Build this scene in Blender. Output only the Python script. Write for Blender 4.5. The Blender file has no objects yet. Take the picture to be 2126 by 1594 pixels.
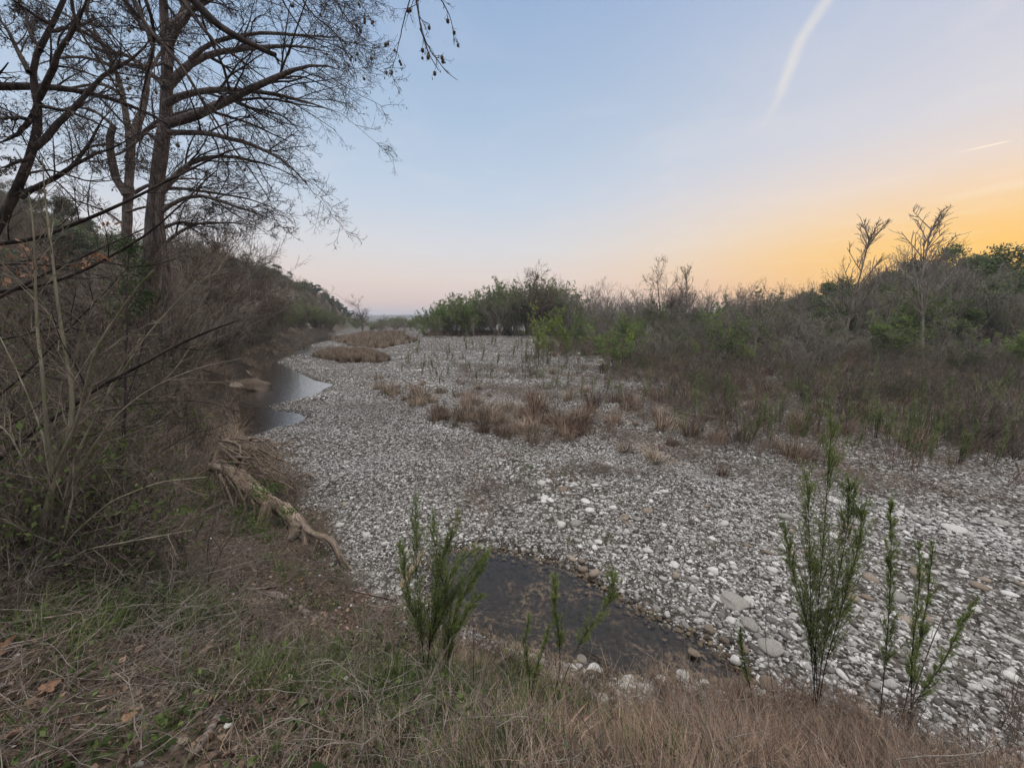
import bpy, math
import numpy as np
from math import radians, sin, cos, tan, pi
# ---------------------------------------------------------------- camera, world, sun, exposure
SC = bpy.context.scene
COL = SC.collection
F = 800.0; CX = 1063.0; CY = 797.0; EYE = 3.5
PITCH = math.atan(140/F)
cam_d = bpy.data.cameras.new("camera"); cam = bpy.data.objects.new("camera", cam_d); COL.objects.link(cam)
cam.location = (0, 0, EYE); cam.rotation_euler = (pi/2-PITCH, 0, 0)
cam_d.sensor_width = 36; cam_d.lens = 36*F/2126; cam_d.clip_start = 0.05; cam_d.clip_end = 9000
SC.camera = cam

def lin(c):
    return tuple(((v/255)/12.92 if v/255 <= .04045 else ((v/255+.055)/1.055)**2.4) for v in c)

class NT:
    """short helper round a node tree"""
    def __init__(s, tree): s.t = tree; s.n = tree.nodes; s.l = tree.links
    def new(s, typ, **kw):
        n = s.n.new(typ)
        for k, v in kw.items(): setattr(n, k, v)
        return n
    def put(s, sock, v):
        if v is None: return
        if isinstance(v, bpy.types.NodeSocket): s.l.new(v, sock)
        else:
            if isinstance(v, (tuple, list)) and len(v) == 3 and sock.type == 'RGBA': v = (*v, 1)
            sock.default_value = v
    def math(s, op, a, b=None, c=None, clamp=False):
        n = s.new('ShaderNodeMath', operation=op, use_clamp=clamp)
        s.put(n.inputs[0], a); s.put(n.inputs[1], b); s.put(n.inputs[2], c); return n.outputs[0]
    def maprange(s, v, a, b, c=0., d=1., smooth=True):
        n = s.new('ShaderNodeMapRange', interpolation_type='SMOOTHSTEP' if smooth else 'LINEAR')
        s.put(n.inputs[0], v)
        for i, x in enumerate((a, b, c, d)): s.put(n.inputs[i+1], x)
        return n.outputs[0]
    def ramp(s, fac, stops):
        n = s.new('ShaderNodeValToRGB'); e = n.color_ramp.elements
        while len(e) < len(stops): e.new(.5)
        for i, (p, c) in enumerate(stops): e[i].position = p; e[i].color = (*c, 1)
        s.put(n.inputs[0], fac); return n.outputs[0]
    def mix(s, f, a, b, blend='MIX'):
        n = s.new('ShaderNodeMix', data_type='RGBA', blend_type=blend)
        s.put(n.inputs[0], f); s.put(n.inputs[6], a); s.put(n.inputs[7], b); return n.outputs[2]
    def noise(s, vec, scale, detail=3, rough=.55, dist=0.):
        n = s.new('ShaderNodeTexNoise'); s.put(n.inputs['Vector'], vec)
        n.inputs['Scale'].default_value = scale; n.inputs['Detail'].default_value = detail
        n.inputs['Roughness'].default_value = rough; n.inputs['Distortion'].default_value = dist
        return n.outputs['Fac']

SUN_AZ = radians(52.0)
world = bpy.data.worlds.new("World"); SC.world = world; world.use_nodes = True
W = NT(world.node_tree); W.n.clear()
tc = W.new('ShaderNodeTexCoord'); sep = W.new('ShaderNodeSeparateXYZ'); W.put(sep.inputs[0], tc.outputs['Generated'])
dx, dy, dz = sep.outputs
hl = W.math('MAXIMUM', W.math('SQRT', W.math('ADD', W.math('MULTIPLY', dx, dx), W.math('MULTIPLY', dy, dy))), 1e-4)
cosaz = W.math('DIVIDE', W.math('ADD', W.math('MULTIPLY', dx, sin(SUN_AZ)), W.math('MULTIPLY', dy, cos(SUN_AZ))), hl)
zc = W.math('MAXIMUM', dz, 0.0)
far_side = W.ramp(zc, [(0, lin((206,184,178))), (.035, lin((218,195,184))), (.09, lin((222,208,200))), (.16, lin((212,212,215))),
                       (.27, lin((190,204,221))), (.42, lin((167,189,214))), (.58, lin((147,172,206))), (1, lin((150,170,206)))])
sun_side = W.ramp(zc, [(0, lin((246,176,118))), (.06, lin((250,190,116))), (.115, lin((250,204,134))), (.17, lin((244,212,172))),
                       (.235, lin((234,213,196))), (.32, lin((212,209,214))), (.56, lin((174,187,213))), (1, lin((150,172,210)))])
azf = W.maprange(W.math('ARCCOSINE', W.math('MINIMUM', cosaz, 1.0)), radians(57), radians(-3), 0., 1.)
skyc = W.mix(azf, far_side, sun_side)
hot = W.math('MULTIPLY', W.maprange(W.math('ARCCOSINE', W.math('MINIMUM', cosaz, 1.0)), radians(30), radians(0), 0., .85), W.maprange(zc, .26, .05))
skyc = W.mix(hot, skyc, lin((255,196,72)))
# thin high cloud: directions are projected on a flat layer overhead
zz = W.math('MAXIMUM', dz, 0.02)
px_, py_ = W.math('DIVIDE', dx, zz), W.math('DIVIDE', dy, zz)
def skydir(px, py):
    u = (px-CX)/F; v = (CY-py)/F
    d = np.array([u, cos(PITCH)+v*sin(PITCH), -sin(PITCH)+v*cos(PITCH)])
    return d/d[2]
def streak(a, b, width, strength, soft=.35, bend=0.0, nz=0.0):
    """soft line between two points of the cloud layer; width in layer units"""
    A, B = skydir(*a), skydir(*b)
    ex, ey = B[0]-A[0], B[1]-A[1]; L = math.hypot(ex, ey); ex /= L; ey /= L
    rx, ry = W.math('SUBTRACT', px_, A[0]), W.math('SUBTRACT', py_, A[1])
    t = W.math('DIVIDE', W.math('ADD', W.math('MULTIPLY', rx, ex), W.math('MULTIPLY', ry, ey)), L)
    n = W.math('SUBTRACT', W.math('MULTIPLY', ry, ex), W.math('MULTIPLY', rx, ey))
    if bend: n = W.math('ADD', n, W.math('MULTIPLY', W.math('SINE', W.math('MULTIPLY', t, 2*pi)), bend))
    if nz:
        cb = W.new('ShaderNodeCombineXYZ'); W.put(cb.inputs[0], px_); W.put(cb.inputs[1], py_)
        nn = W.noise(cb.outputs[0], 6, 4)
        n = W.math('ADD', n, W.math('MULTIPLY', W.math('SUBTRACT', nn, .5), nz))
    across = W.maprange(W.math('ABSOLUTE', n), 0, width, 1, 0)
    along = W.math('MULTIPLY', W.maprange(t, 0, soft), W.maprange(t, 1-.12, 1.0, 1, 0))
    return W.math('MULTIPLY', W.math('MULTIPLY', across, along), strength)
cl = streak((1562,285), (1760,-60), .036, .34, .6, -.022, .02)
c2 = streak((1985,318), (2100,292), .021, 1.0, .5)
c3 = streak((690,440), (722,478), .06, .32, .5, 0, .12)
c4 = streak((1900,430), (2300,340), .25, .22, .4, 0, .35)
cb = W.new('ShaderNodeCombineXYZ'); W.put(cb.inputs[0], px_); W.put(cb.inputs[1], py_)
fine = W.maprange(W.noise(cb.outputs[0], 1.3, 7, .62, .6), .46, .78, 0, .16)
cloud = W.math('ADD', W.math('MAXIMUM', W.math('MAXIMUM', cl, c2), W.math('MAXIMUM', c3, c4)), fine, clamp=True)
cloudc = W.mix(azf, lin((226,222,226)), lin((255,240,214)))
skyc = W.mix(cloud, skyc, cloudc)
# unseen brighter, whiter sky, added overhead and behind the viewer to light the ground
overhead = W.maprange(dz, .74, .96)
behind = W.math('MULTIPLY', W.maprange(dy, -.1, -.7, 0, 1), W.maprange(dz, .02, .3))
fill_sky = W.math('MAXIMUM', overhead, W.math('MULTIPLY', behind, .17))
skyc = W.mix(fill_sky, skyc, (3.7, 3.55, 3.4))
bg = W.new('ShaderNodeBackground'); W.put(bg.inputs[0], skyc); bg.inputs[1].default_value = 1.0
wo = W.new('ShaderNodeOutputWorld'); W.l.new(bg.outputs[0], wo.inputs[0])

sun_d = bpy.data.lights.new("sun", 'SUN'); sun_d.energy = 0.5; sun_d.angle = radians(12); sun_d.color = (1, .66, .36)
sun = bpy.data.objects.new("sun", sun_d); COL.objects.link(sun)
sun.rotation_euler = (radians(90-5), 0, -SUN_AZ + pi)      # light travels from the sun's side of the sky
SC.view_settings.view_transform = 'Standard'; SC.view_settings.look = 'None'; SC.view_settings.gamma = 1
SC.view_settings.exposure = 0.12
cy = SC.cycles
cy.max_bounces = 5; cy.diffuse_bounces = 3; cy.glossy_bounces = 3; cy.transmission_bounces = 4; cy.transparent_max_bounces = 6
cy.use_denoising = True; cy.caustics_reflective = False; cy.caustics_refractive = False
try: cy.denoiser = 'OPENIMAGEDENOISE'; cy.denoising_input_passes = 'RGB_ALBEDO_NORMAL'; cy.denoising_prefilter = 'ACCURATE'
except Exception: pass

# ---------------------------------------------------------------- viewing rays -> places on the ground, used to measure the photo
def ray(px, py):
    u = (px-CX)/F; v = (CY-py)/F
    return np.array([u, cos(PITCH)+v*sin(PITCH), -sin(PITCH)+v*cos(PITCH)])
def gz(px, py, z=0.0):
    d = ray(px, py); t = (z-EYE)/d[2]; return np.array([d[0]*t, d[1]*t, z])
def gy(px, py, Y):
    d = ray(px, py); t = Y/d[1]; return np.array([d[0]*t, Y, EYE+d[2]*t])

rng = np.random.default_rng(7)
# ---------------------------------------------------------------- mesh helpers
def mesh_np(name, V, Fq, mat, smooth=False):
    """V (n,3); Fq list of int arrays (m,k)"""
    me = bpy.data.meshes.new(name)
    V = np.ascontiguousarray(V, dtype=np.float32)
    me.vertices.add(len(V)); me.vertices.foreach_set("co", V.ravel())
    Fq = [np.asarray(f, dtype=np.int32) for f in Fq if len(f)]
    loops = np.concatenate([f.ravel() for f in Fq]); sizes = np.concatenate([np.full(len(f), f.shape[1], np.int32) for f in Fq])
    starts = np.concatenate([[0], np.cumsum(sizes)[:-1]]).astype(np.int32)
    me.loops.add(len(loops)); me.loops.foreach_set("vertex_index", loops)
    me.polygons.add(len(sizes)); me.polygons.foreach_set("loop_start", starts)
    if smooth: me.polygons.foreach_set("use_smooth", np.ones(len(sizes), bool))
    me.update(calc_edges=True)
    if mat is not None: me.materials.append(mat)
    return me
class MB:
    """collects geometry; each piece may carry its own material slot"""
    def __init__(s): s.V = []; s.F = {}; s.n = 0
    def add(s, V, F, slot=0):
        V = np.asarray(V, float).reshape(-1, 3); F = np.asarray(F)
        s.V.append(V); s.F.setdefault((F.shape[1], slot), []).append(F+s.n); s.n += len(V)
    def mesh(s, name, mats, smooth=False):
        if not isinstance(mats, (list, tuple)): mats = [mats]
        keys = sorted(s.F); Fs = [np.concatenate(s.F[k]) for k in keys]
        me = mesh_np(name, np.concatenate(s.V), Fs, None, smooth)
        for m in mats: me.materials.append(m)
        if len(mats) > 1:
            idx = np.concatenate([np.full(len(f), k[1], np.int32) for k, f in zip(keys, Fs)])
            me.polygons.foreach_set("material_index", idx)
        return me
def nrm(a): return a/np.maximum(np.linalg.norm(a, axis=-1, keepdims=True), 1e-9)
def tubes(mb, P, R, S=4, slot=0, jit=0.0, rg=None):
    """P (B,N,3) polylines, R (B,N) radii -> open tubes"""
    P = np.asarray(P, float); R = np.asarray(R, float)
    if P.ndim == 2: P = P[None]; R = R[None]
    B, N, _ = P.shape
    T = nrm(np.gradient(P, axis=1))
    mean = nrm(P[:, -1]-P[:, 0]); ref = np.eye(3)[np.argmin(np.abs(mean), axis=1)][:, None, :]
    A = nrm(np.cross(T, ref)); C = np.cross(T, A)
    th = np.arange(S)*2*pi/S
    Rr = R[..., None]*np.ones(S)
    if jit: Rr = Rr*(1+jit*(rg or rng).normal(size=(B, N, S)))
    V = P[:, :, None]+(A[:, :, None]*np.cos(th)[None, None, :, None]+C[:, :, None]*np.sin(th)[None, None, :, None])*Rr[..., None]
    b = np.arange(B)[:, None, None]*N*S; n = np.arange(N-1)[None, :, None]*S; k = np.arange(S)[None, None, :]; k2 = (k+1) % S
    f = np.stack([b+n+k, b+n+k2, b+n+S+k2, b+n+S+k], -1).reshape(-1, 4)
    mb.add(V.reshape(-1, 3), f, slot)
def resample(pts, n, rad=None):
    pts = np.asarray(pts, float); m = len(pts)
    seg = np.r_[0, np.cumsum(np.linalg.norm(np.diff(pts, axis=0), axis=1))]; t = seg/seg[-1]; q = np.linspace(0, 1, n)
    # Catmull-like smoothing: oversample linearly then blur
    L = np.stack([np.interp(np.linspace(0, 1, n*4), t, pts[:, i]) for i in range(3)], 1)
    k = 5; pad = np.vstack([np.repeat(L[:1], k, 0), L, np.repeat(L[-1:], k, 0)])
    S = np.stack([pad[i:i+len(L)] for i in range(2*k+1)]).mean(0); S[0] = L[0]; S[-1] = L[-1]
    out = np.stack([np.interp(q, np.linspace(0, 1, len(S)), S[:, i]) for i in range(3)], 1)
    if rad is None: return out
    return out, np.interp(q, t, rad)
def grow(P, R, n, rg, t0=.2, t1=1., ang=(35, 60), L=(.3, .5), fall=.5, N=5, wig=.15, grav=0., up=0., rr=.5, tip=.3, rmin=.002):
    """side branches along a batch of parent polylines"""
    B, M, _ = P.shape
    t = rg.uniform(t0, t1, (B, n)); x = t*(M-1)*.9999; i = np.floor(x).astype(int); f = (x-i)[..., None]
    bi = np.arange(B)[:, None]
    base = P[bi, i]*(1-f)+P[bi, i+1]*f; tan_ = nrm(P[bi, i+1]-P[bi, i]); r = (R[bi, i]*(1-f[..., 0])+R[bi, i+1]*f[..., 0])*rr
    plen = np.linalg.norm(np.diff(P, axis=1), axis=2).sum(1)[:, None]
    v = rg.normal(size=(B, n, 3)); v -= (v*tan_).sum(-1, keepdims=True)*tan_; v = nrm(v)
    a = np.radians(rg.uniform(ang[0], ang[1], (B, n)))[..., None]
    d = nrm(np.cos(a)*tan_+np.sin(a)*v+np.array([0, 0, up]))
    ln = plen*rg.uniform(L[0], L[1], (B, n))*(1-fall*t)
    d = d.reshape(-1, 3); p = base.reshape(-1, 3); st = (ln.reshape(-1, 1))/(N-1); r = np.maximum(r.reshape(-1), rmin)
    out = [p]
    for k in range(N-1):
        d = nrm(d+wig*rg.normal(size=d.shape)+np.array([0, 0, grav])); p = p+d*st; out.append(p)
    return np.stack(out, 1), r[:, None]*np.linspace(1, tip, N)[None]
def leaves(mb, C, rg, size=(.03, .06), wid=.5, dirs=None, spread=1., slot=0):
    """one small rhombus per centre"""
    C = C.reshape(-1, 3); n = len(C)
    d = rg.normal(size=(n, 3))
    if dirs is not None: d = dirs.reshape(-1, 3)+spread*d
    d = nrm(d); s = nrm(np.cross(d, rg.normal(size=(n, 3)))); nn = np.cross(d, s)
    L = rg.uniform(size[0], size[1], (n, 1)); w = L*wid*.5
    V = np.stack([C, C+d*L*.45+s*w+nn*L*.06, C+d*L, C+d*L*.45-s*w+nn*L*.06], 1)
    mb.add(V.reshape(-1, 3), (np.arange(n)[:, None]*4+np.arange(4)[None]), slot)
def along(P, n, rg, t0=.1, t1=1.):
    B, M, _ = P.shape; t = rg.uniform(t0, t1, (B, n)); x = t*(M-1)*.9999; i = np.floor(x).astype(int); f = (x-i)[..., None]; bi = np.arange(B)[:, None]
    return (P[bi, i]*(1-f)+P[bi, i+1]*f).reshape(-1, 3), nrm(P[bi, i+1]-P[bi, i]).reshape(-1, 3)
def blades(mb, base, rg, h=(.1, .3), w=.005, lean=.5, curl=.6, N=4, slot=0, dirs=None):
    """grass blades: ribbons that bend over"""
    n = len(base); H = rg.uniform(h[0], h[1], (n, 1))
    az = rg.uniform(0, 2*pi, n) if dirs is None else dirs
    hd = np.stack([np.cos(az), np.sin(az), np.zeros(n)], 1); a0 = np.abs(rg.normal(0, lean, (n, 1))); cu = np.abs(rg.normal(0, curl, (n, 1)))
    p = base.copy(); out = [p]; 
    for k in range(N-1):
        a = np.minimum(a0+cu*k, 2.0); p = p+(hd*np.sin(a)+np.array([0, 0, 1])*np.cos(a))*H/(N-1); out.append(p)
    P = np.stack(out, 1); side = nrm(np.cross(hd, [0, 0, 1])+.3*rg.normal(size=(n, 3)))[:, None]
    ww = np.linspace(1, .15, N)[None, :, None]*w*rg.uniform(.6, 1.3, (n, 1, 1))
    V = np.stack([P-side*ww, P+side*ww], 2).reshape(-1, 3)
    k = np.arange(n)[:, None]*N*2+np.arange(N-1)[None]*2
    mb.add(V, np.stack([k, k+1, k+3, k+2], -1).reshape(-1, 4), slot)

# ---------------------------------------------------------------- object helpers
def link(o): COL.objects.link(o); return o
def tag(o, label=None, cat=None, group=None, kind=None):
    for k, v in (('label', label), ('category', cat), ('group', group), ('kind', kind)):
        if v: o[k] = v
    return o
def obj(name, me, parent=None, loc=None):
    o = link(bpy.data.objects.new(name, me))
    if parent is not None: o.parent = parent
    if loc is not None: o.location = loc
    return o
def empty(name, loc, label, cat, group=None, rz=0.):
    o = link(bpy.data.objects.new(name, None)); o.location = loc; o.rotation_euler = (0, 0, rz); o.empty_display_size = .1
    return tag(o, label, cat, group)
def local(pts, loc): return np.asarray(pts, float)-np.asarray(loc, float)
def copy_thing(src, loc, rz, sc, label=None, group=None, tilt=(0, 0)):
    c = src.copy(); COL.objects.link(c); c.location = loc; c.rotation_euler = (tilt[0], tilt[1], rz); c.scale = (sc if hasattr(sc, '__len__') else (sc,)*3)
    if label: c['label'] = label
    if group: c['group'] = group
    for ch in src.children:
        d = ch.copy(); COL.objects.link(d); d.parent = c
    return c
_sc_n = 0
def scatter(name, pts, rot, scl, protos, idx, kind='stuff', label=None):
    """instances of small meshes on points, for what nobody could count"""
    me = bpy.data.meshes.new(name); me.vertices.add(len(pts)); me.vertices.foreach_set("co", np.ascontiguousarray(pts, np.float32).ravel())
    for an, ty, key, data in (('rot', 'FLOAT_VECTOR', 'vector', rot), ('scl', 'FLOAT_VECTOR', 'vector', scl), ('idx', 'INT', 'value', idx)):
        at = me.attributes.new(an, ty, 'POINT'); at.data.foreach_set(key, np.ascontiguousarray(data, np.int32 if ty == 'INT' else np.float32).ravel())
    o = link(bpy.data.objects.new(name, me)); o['kind'] = kind
    if label: o['label'] = label
    src = bpy.data.collections.new(name+"_sources")
    for i, m in enumerate(protos): src.objects.link(bpy.data.objects.new("%s_source_%02d" % (name, i), m))
    g = bpy.data.node_groups.new(name, 'GeometryNodeTree')
    g.interface.new_socket("Geometry", in_out='INPUT', socket_type='NodeSocketGeometry'); g.interface.new_socket("Geometry", in_out='OUTPUT', socket_type='NodeSocketGeometry')
    N = g.nodes; Lk = g.links; gi = N.new('NodeGroupInput'); go = N.new('NodeGroupOutput'); ip = N.new('GeometryNodeInstanceOnPoints'); ci = N.new('GeometryNodeCollectionInfo')
    ci.inputs[0].default_value = src; ci.inputs['Separate Children'].default_value = True; ci.inputs['Reset Children'].default_value = True
    Lk.new(gi.outputs[0], ip.inputs['Points']); Lk.new(ci.outputs[0], ip.inputs['Instance']); ip.inputs['Pick Instance'].default_value = True
    for an, ty, sock in (('rot', 'FLOAT_VECTOR', 'Rotation'), ('scl', 'FLOAT_VECTOR', 'Scale'), ('idx', 'INT', 'Instance Index')):
        na = N.new('GeometryNodeInputNamedAttribute'); na.data_type = ty; na.inputs[0].default_value = an; Lk.new(na.outputs[0], ip.inputs[sock])
    Lk.new(ip.outputs[0], go.inputs[0])
    md = o.modifiers.new("scatter", 'NODES'); md.node_group = g
    return o

# ---------------------------------------------------------------- materials
def material(name): 
    m = bpy.data.materials.new(name); m.use_nodes = True; t = NT(m.node_tree); t.n.clear(); return m, t
def finish(t, sh): o = t.new('ShaderNodeOutputMaterial'); t.l.new(sh, o.inputs[0])
def mat_leaf(name, c1, c2, trans=.35, scale=1.2, rough=.6, isl=.7):
    m, t = material(name); oi = t.new('ShaderNodeObjectInfo'); ge = t.new('ShaderNodeNewGeometry')
    n = t.noise(ge.outputs['Position'], scale, 3)
    f = t.math('ADD', t.maprange(n, .3, .7), t.math('MULTIPLY', t.math('SUBTRACT', oi.outputs['Random'], .5), .6), clamp=True)
    f2 = t.math('ADD', f, t.math('MULTIPLY', t.math('SUBTRACT', ge.outputs['Random Per Island'], .5), isl), clamp=True)
    col = t.mix(f2, c1, c2)
    d = t.new('ShaderNodeBsdfPrincipled'); t.put(d.inputs['Base Color'], col); d.inputs['Roughness'].default_value = rough; d.inputs['Specular IOR Level'].default_value = .25
    tr = t.new('ShaderNodeBsdfTranslucent'); t.put(tr.inputs[0], col)
    mx = t.new('ShaderNodeMixShader'); mx.inputs[0].default_value = trans; t.l.new(d.outputs[0], mx.inputs[1]); t.l.new(tr.outputs[0], mx.inputs[2]); finish(t, mx.outputs[0]); return m
def mat_bark(name, c1, c2, stretch=6., scale=9., bump=.5, moss=None, spec=.15):
    m, t = material(name); tc = t.new('ShaderNodeTexCoord'); mp = t.new('ShaderNodeMapping'); t.put(mp.inputs[0], tc.outputs['Object']); mp.inputs['Scale'].default_value = (1, 1, 1/stretch)
    n = t.noise(mp.outputs[0], scale, 6, .7, .4); n2 = t.noise(tc.outputs['Object'], 2.5, 3)
    col = t.mix(t.maprange(n, .35, .65), c1, c2); col = t.mix(t.maprange(n2, .45, .7, 0, .5), col, tuple(x*.6 for x in c1))
    if moss: col = t.mix(t.maprange(t.noise(tc.outputs['Object'], 4, 4), .52, .66, 0, .8), col, moss)
    b = t.new('ShaderNodeBump'); b.inputs['Strength'].default_value = bump; b.inputs['Distance'].default_value = .03; t.put(b.inputs['Height'], n)
    p = t.new('ShaderNodeBsdfPrincipled'); t.put(p.inputs['Base Color'], col); p.inputs['Roughness'].default_value = .9; p.inputs['Specular IOR Level'].default_value = spec
    t.l.new(b.outputs[0], p.inputs['Normal']); finish(t, p.outputs[0]); return m
def mat_stone(name, stops, scale=7., bump=.4):
    m, t = material(name); oi = t.new('ShaderNodeObjectInfo'); tc = t.new('ShaderNodeTexCoord')
    col = t.ramp(oi.outputs['Random'], stops)
    n = t.noise(tc.outputs['Object'], scale, 5, .65)
    col = t.mix(t.maprange(n, .35, .7, 0, .55), col, t.mix(1., col, (.45, .42, .38), 'MULTIPLY'))
    b = t.new('ShaderNodeBump'); b.inputs['Strength'].default_value = bump; b.inputs['Distance'].default_value = .05; t.put(b.inputs['Height'], n)
    p = t.new('ShaderNodeBsdfPrincipled'); t.put(p.inputs['Base Color'], col); p.inputs['Roughness'].default_value = .85; p.inputs['Specular IOR Level'].default_value = .25
    t.l.new(b.outputs[0], p.inputs['Normal']); finish(t, p.outputs[0]); return m
# ---------------------------------------------------------------- plan of the land, measured from the photograph
def G2(l, z=0.): return np.array([gz(x, y, z)[:2] for x, y in l])
bank_px = [(2126,1594),(1850,1530),(1600,1480),(1400,1440),(1240,1425),(1080,1368),(960,1305),(850,1268),(760,1205),(700,1115),(650,1035),(598,962),(540,925),
           (495,893),(484,866),(482,838),(512,815),(536,792),(548,770),(572,751),(604,736),(622,717),(655,702),(700,689)]
BANK = np.vstack([[(30,-6),(14,-.8),(8,1.2)], G2(bank_px), [(-58,140),(-86,222),(-130,330),(-900,700)]])
BANKPOLY = np.vstack([BANK, [(-4000,900),(-4000,-4000),(4000,-4000),(4000,-300)]])
STREAM = G2([(470,905),(520,905),(572,886),(612,879),(634,868),(618,857),(572,852),(556,842),(600,832),(645,823),(675,806),(692,797),(652,789),(612,770),(590,760),(572,749),
             (600,740),(652,734),(662,726),(640,718),(672,709),(730,703),(790,698),(800,694),(720,692),(650,697),(600,708),(575,722),(545,738),(500,742),(470,770),(515,790),(480,812),(420,832),(440,870)], -.06)
POOL = G2([(893,1165),(925,1146),(965,1139),(1030,1143),(1085,1151),(1150,1168),(1205,1192),(1250,1222),(1300,1252),(1360,1282),(1420,1312),(1475,1345),(1525,1378),(1572,1412),
           (1530,1420),(1450,1412),(1390,1404),(1310,1402),(1250,1388),(1190,1378),(1120,1350),(1040,1325),(985,1298),(925,1275),(885,1230)], -.06)
BAR = G2([(600,1010),(700,870),(745,790),(790,752),(845,722),(925,709),(1100,704),(1500,700),(2300,700)], 0.)
def seg_dist(x, y, pl, closed=True):
    d = np.full(x.shape, 1e9); n = len(pl)
    for i in range(n if closed else n-1):
        a = pl[i]; b = pl[(i+1) % n]; e = b-a; L = max(e@e, 1e-9)
        t = np.clip(((x-a[0])*e[0]+(y-a[1])*e[1])/L, 0, 1)
        d = np.minimum(d, np.hypot(x-a[0]-t*e[0], y-a[1]-t*e[1]))
    return d
def inside(x, y, pl):
    c = np.zeros(x.shape, bool); n = len(pl)
    for i in range(n):
        a = pl[i]; b = pl[(i+1) % n]
        if a[1] == b[1]: continue
        m = ((a[1] > y) != (b[1] > y)) & (x < (b[0]-a[0])*(y-a[1])/(b[1]-a[1])+a[0]); c ^= m
    return c
def sd(x, y, pl): return np.where(inside(x, y, pl), 1., -1.)*seg_dist(x, y, pl)   # positive inside
def sstep(a, b, x): t = np.clip((x-a)/(b-a), 0, 1); return t*t*(3-2*t)
_nr = np.random.default_rng(3); _k = _nr.normal(size=(40, 2)); _ph = _nr.uniform(0, 2*pi, 40)
def wave(x, y, wl, i0=0, n=8):
    s = 0
    for i in range(i0, i0+n):
        k = _k[i]/np.linalg.norm(_k[i])*(2*pi/wl)*(.6+.1*(i-i0)); s = s+np.sin(k[0]*x+k[1]*y+_ph[i])
    return s/math.sqrt(n)
def bank_d(x, y): return seg_dist(x, y, BANK, False)*np.where(inside(x, y, BANKPOLY), 1., -1.)
def height(x, y, parts=False):
    x = np.asarray(x, float); y = np.asarray(y, float)
    b = bank_d(x, y)+.18*wave(x, y, 1.6, 3)*np.clip((np.hypot(x, y)-2)/4, .3, 1)
    width = np.where(x > .5, 2.5, np.clip(2.5+(.5-x)*.5, 2.5, 3.4)); width = np.where(y > 6, np.clip(3.4-(y-6)*.25, 1.6, 3.4), width)
    top = np.where(y > 6, np.clip(1.7-(y-6)*.03, 1.3, 1.9), 1.7)
    hb = top*np.where(b > 0, sstep(-.0, 1., b/width), 0)
    hw = 27-13*sstep(35, 85, y)
    HH = (15.5-4*sstep(25, 60, y))*np.clip(1-(y-165)/150, 0, 1)*np.clip((x+y*.2+3)/-12+.0, 0, 1)
    slope0 = np.clip(5-(y-30)*.03, 1.5, 5)
    hh = HH*sstep(0, hw, b-slope0)*(1+.10*wave(x, y, 14, 5))+np.where(b > 4, .25*wave(x, y, 5, 9)*np.clip((b-4)/6, 0, 1), 0)
    cliff = np.clip(1-np.abs(y-88)/38, 0, 1)          # limestone ledges of the far bank
    hh = hh+cliff*4.0*(sstep(2.6, 3.2, b)*.4+sstep(4.2, 4.8, b)*.3+sstep(6., 6.6, b)*.3)*np.clip(-x/20, 0, 1)*(1-sstep(9, 16, b))
    ps = sd(x, y, STREAM); pp = sd(x, y, POOL)
    bar = sd(x, y, np.vstack([BAR, [(400, 60), (60, 0), (4, 2)]]))
    g = .22*sstep(0, 3.2, bar)*sstep(9, 16, y)+.03*wave(x, y, 2.4, 12)+.05*wave(x, y, 7, 20)*sstep(8, 20, np.hypot(x, y))
    g = g*(1-sstep(-1.2, 0., np.maximum(ps, pp)))-.012*0
    g = g-.10*sstep(-.35, .1, ps)-.22*sstep(.0, 1.4, ps)-.10*sstep(-.22, .06, pp)-.20*sstep(0, .8, pp)
    r = np.hypot(x, y)
    g = g+np.where(b < 0, .9*sstep(34, 70, y+.12*np.abs(x))*sstep(-12, 6, x-(-.28*y)), 0)+.4*wave(x, y, 40, 2)*sstep(80, 200, r)
    ridge = 9*sstep(1150, 1500, r)*(1+.25*wave(x, y, 700, 1))-3*sstep(200, 600, r)*(1-sstep(1000, 1300, r))
    dent = np.exp(-(((x+4.3)*.85-(y-5.8)*.53)/1.25)**2-(((x+4.3)*.53+(y-5.8)*.85)/.95)**2)
    hb = hb*(1-.85*dent)
    h = hb+hh+g+ridge
    return (h, b, ps, pp, bar) if parts else h
def hz(x, y): return float(height(np.array([x]), np.array([y]))[0])

# ---- ground sheet: one polar grid out to the horizon
nr_, na_ = 430, 620
rad = np.r_[0.0, .25*np.exp(np.linspace(0, math.log(3800/.25), nr_-1))]
aa = np.linspace(0, 1, na_, endpoint=False); ang = 2*pi*aa+.62*np.sin(2*pi*aa*1.0)*1.0     # denser in front
ang = -ang+pi/2+pi                                                                                # starts behind the camera
X = rad[:, None]*np.cos(ang)[None]; Y = rad[:, None]*np.sin(ang)[None]
H, Bd, PS, PP, BA = height(X, Y, True)
Rr_ = np.hypot(X, Y)
soil = sstep(-.15, .25, Bd+.12*wave(X, Y, .9, 14)); 
i = (np.arange(nr_-1)[:, None]*na_+np.arange(na_)[None]); j = (np.arange(nr_-1)[:, None]*na_+(np.arange(na_)[None]+1) % na_)
quads = np.stack([i, j, j+na_, i+na_], -1)
quads = quads.reshape(-1, 4)
VV = np.stack([X, Y, H], -1).reshape(-1, 3)
thick = sstep(9.5, 20, Y+.1*np.abs(X)+3*wave(X, Y, 9, 4))*sstep(2, 10, X-(-.02*Y)+2*wave(X, Y, 8, 7))     # vegetated floodplain on the right
cliffm = np.clip(1-np.abs(Y-90)/42, 0, 1)*sstep(2.2, 2.7, Bd)*(1-sstep(7.5, 9., Bd))*np.clip(-X/20, 0, 1)
def set_attr(me, nm, arr): a = me.attributes.new(nm, 'FLOAT', 'POINT'); a.data.foreach_set('value', np.ascontiguousarray(arr, np.float32).ravel())
gm, t = material("ground")
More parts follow.
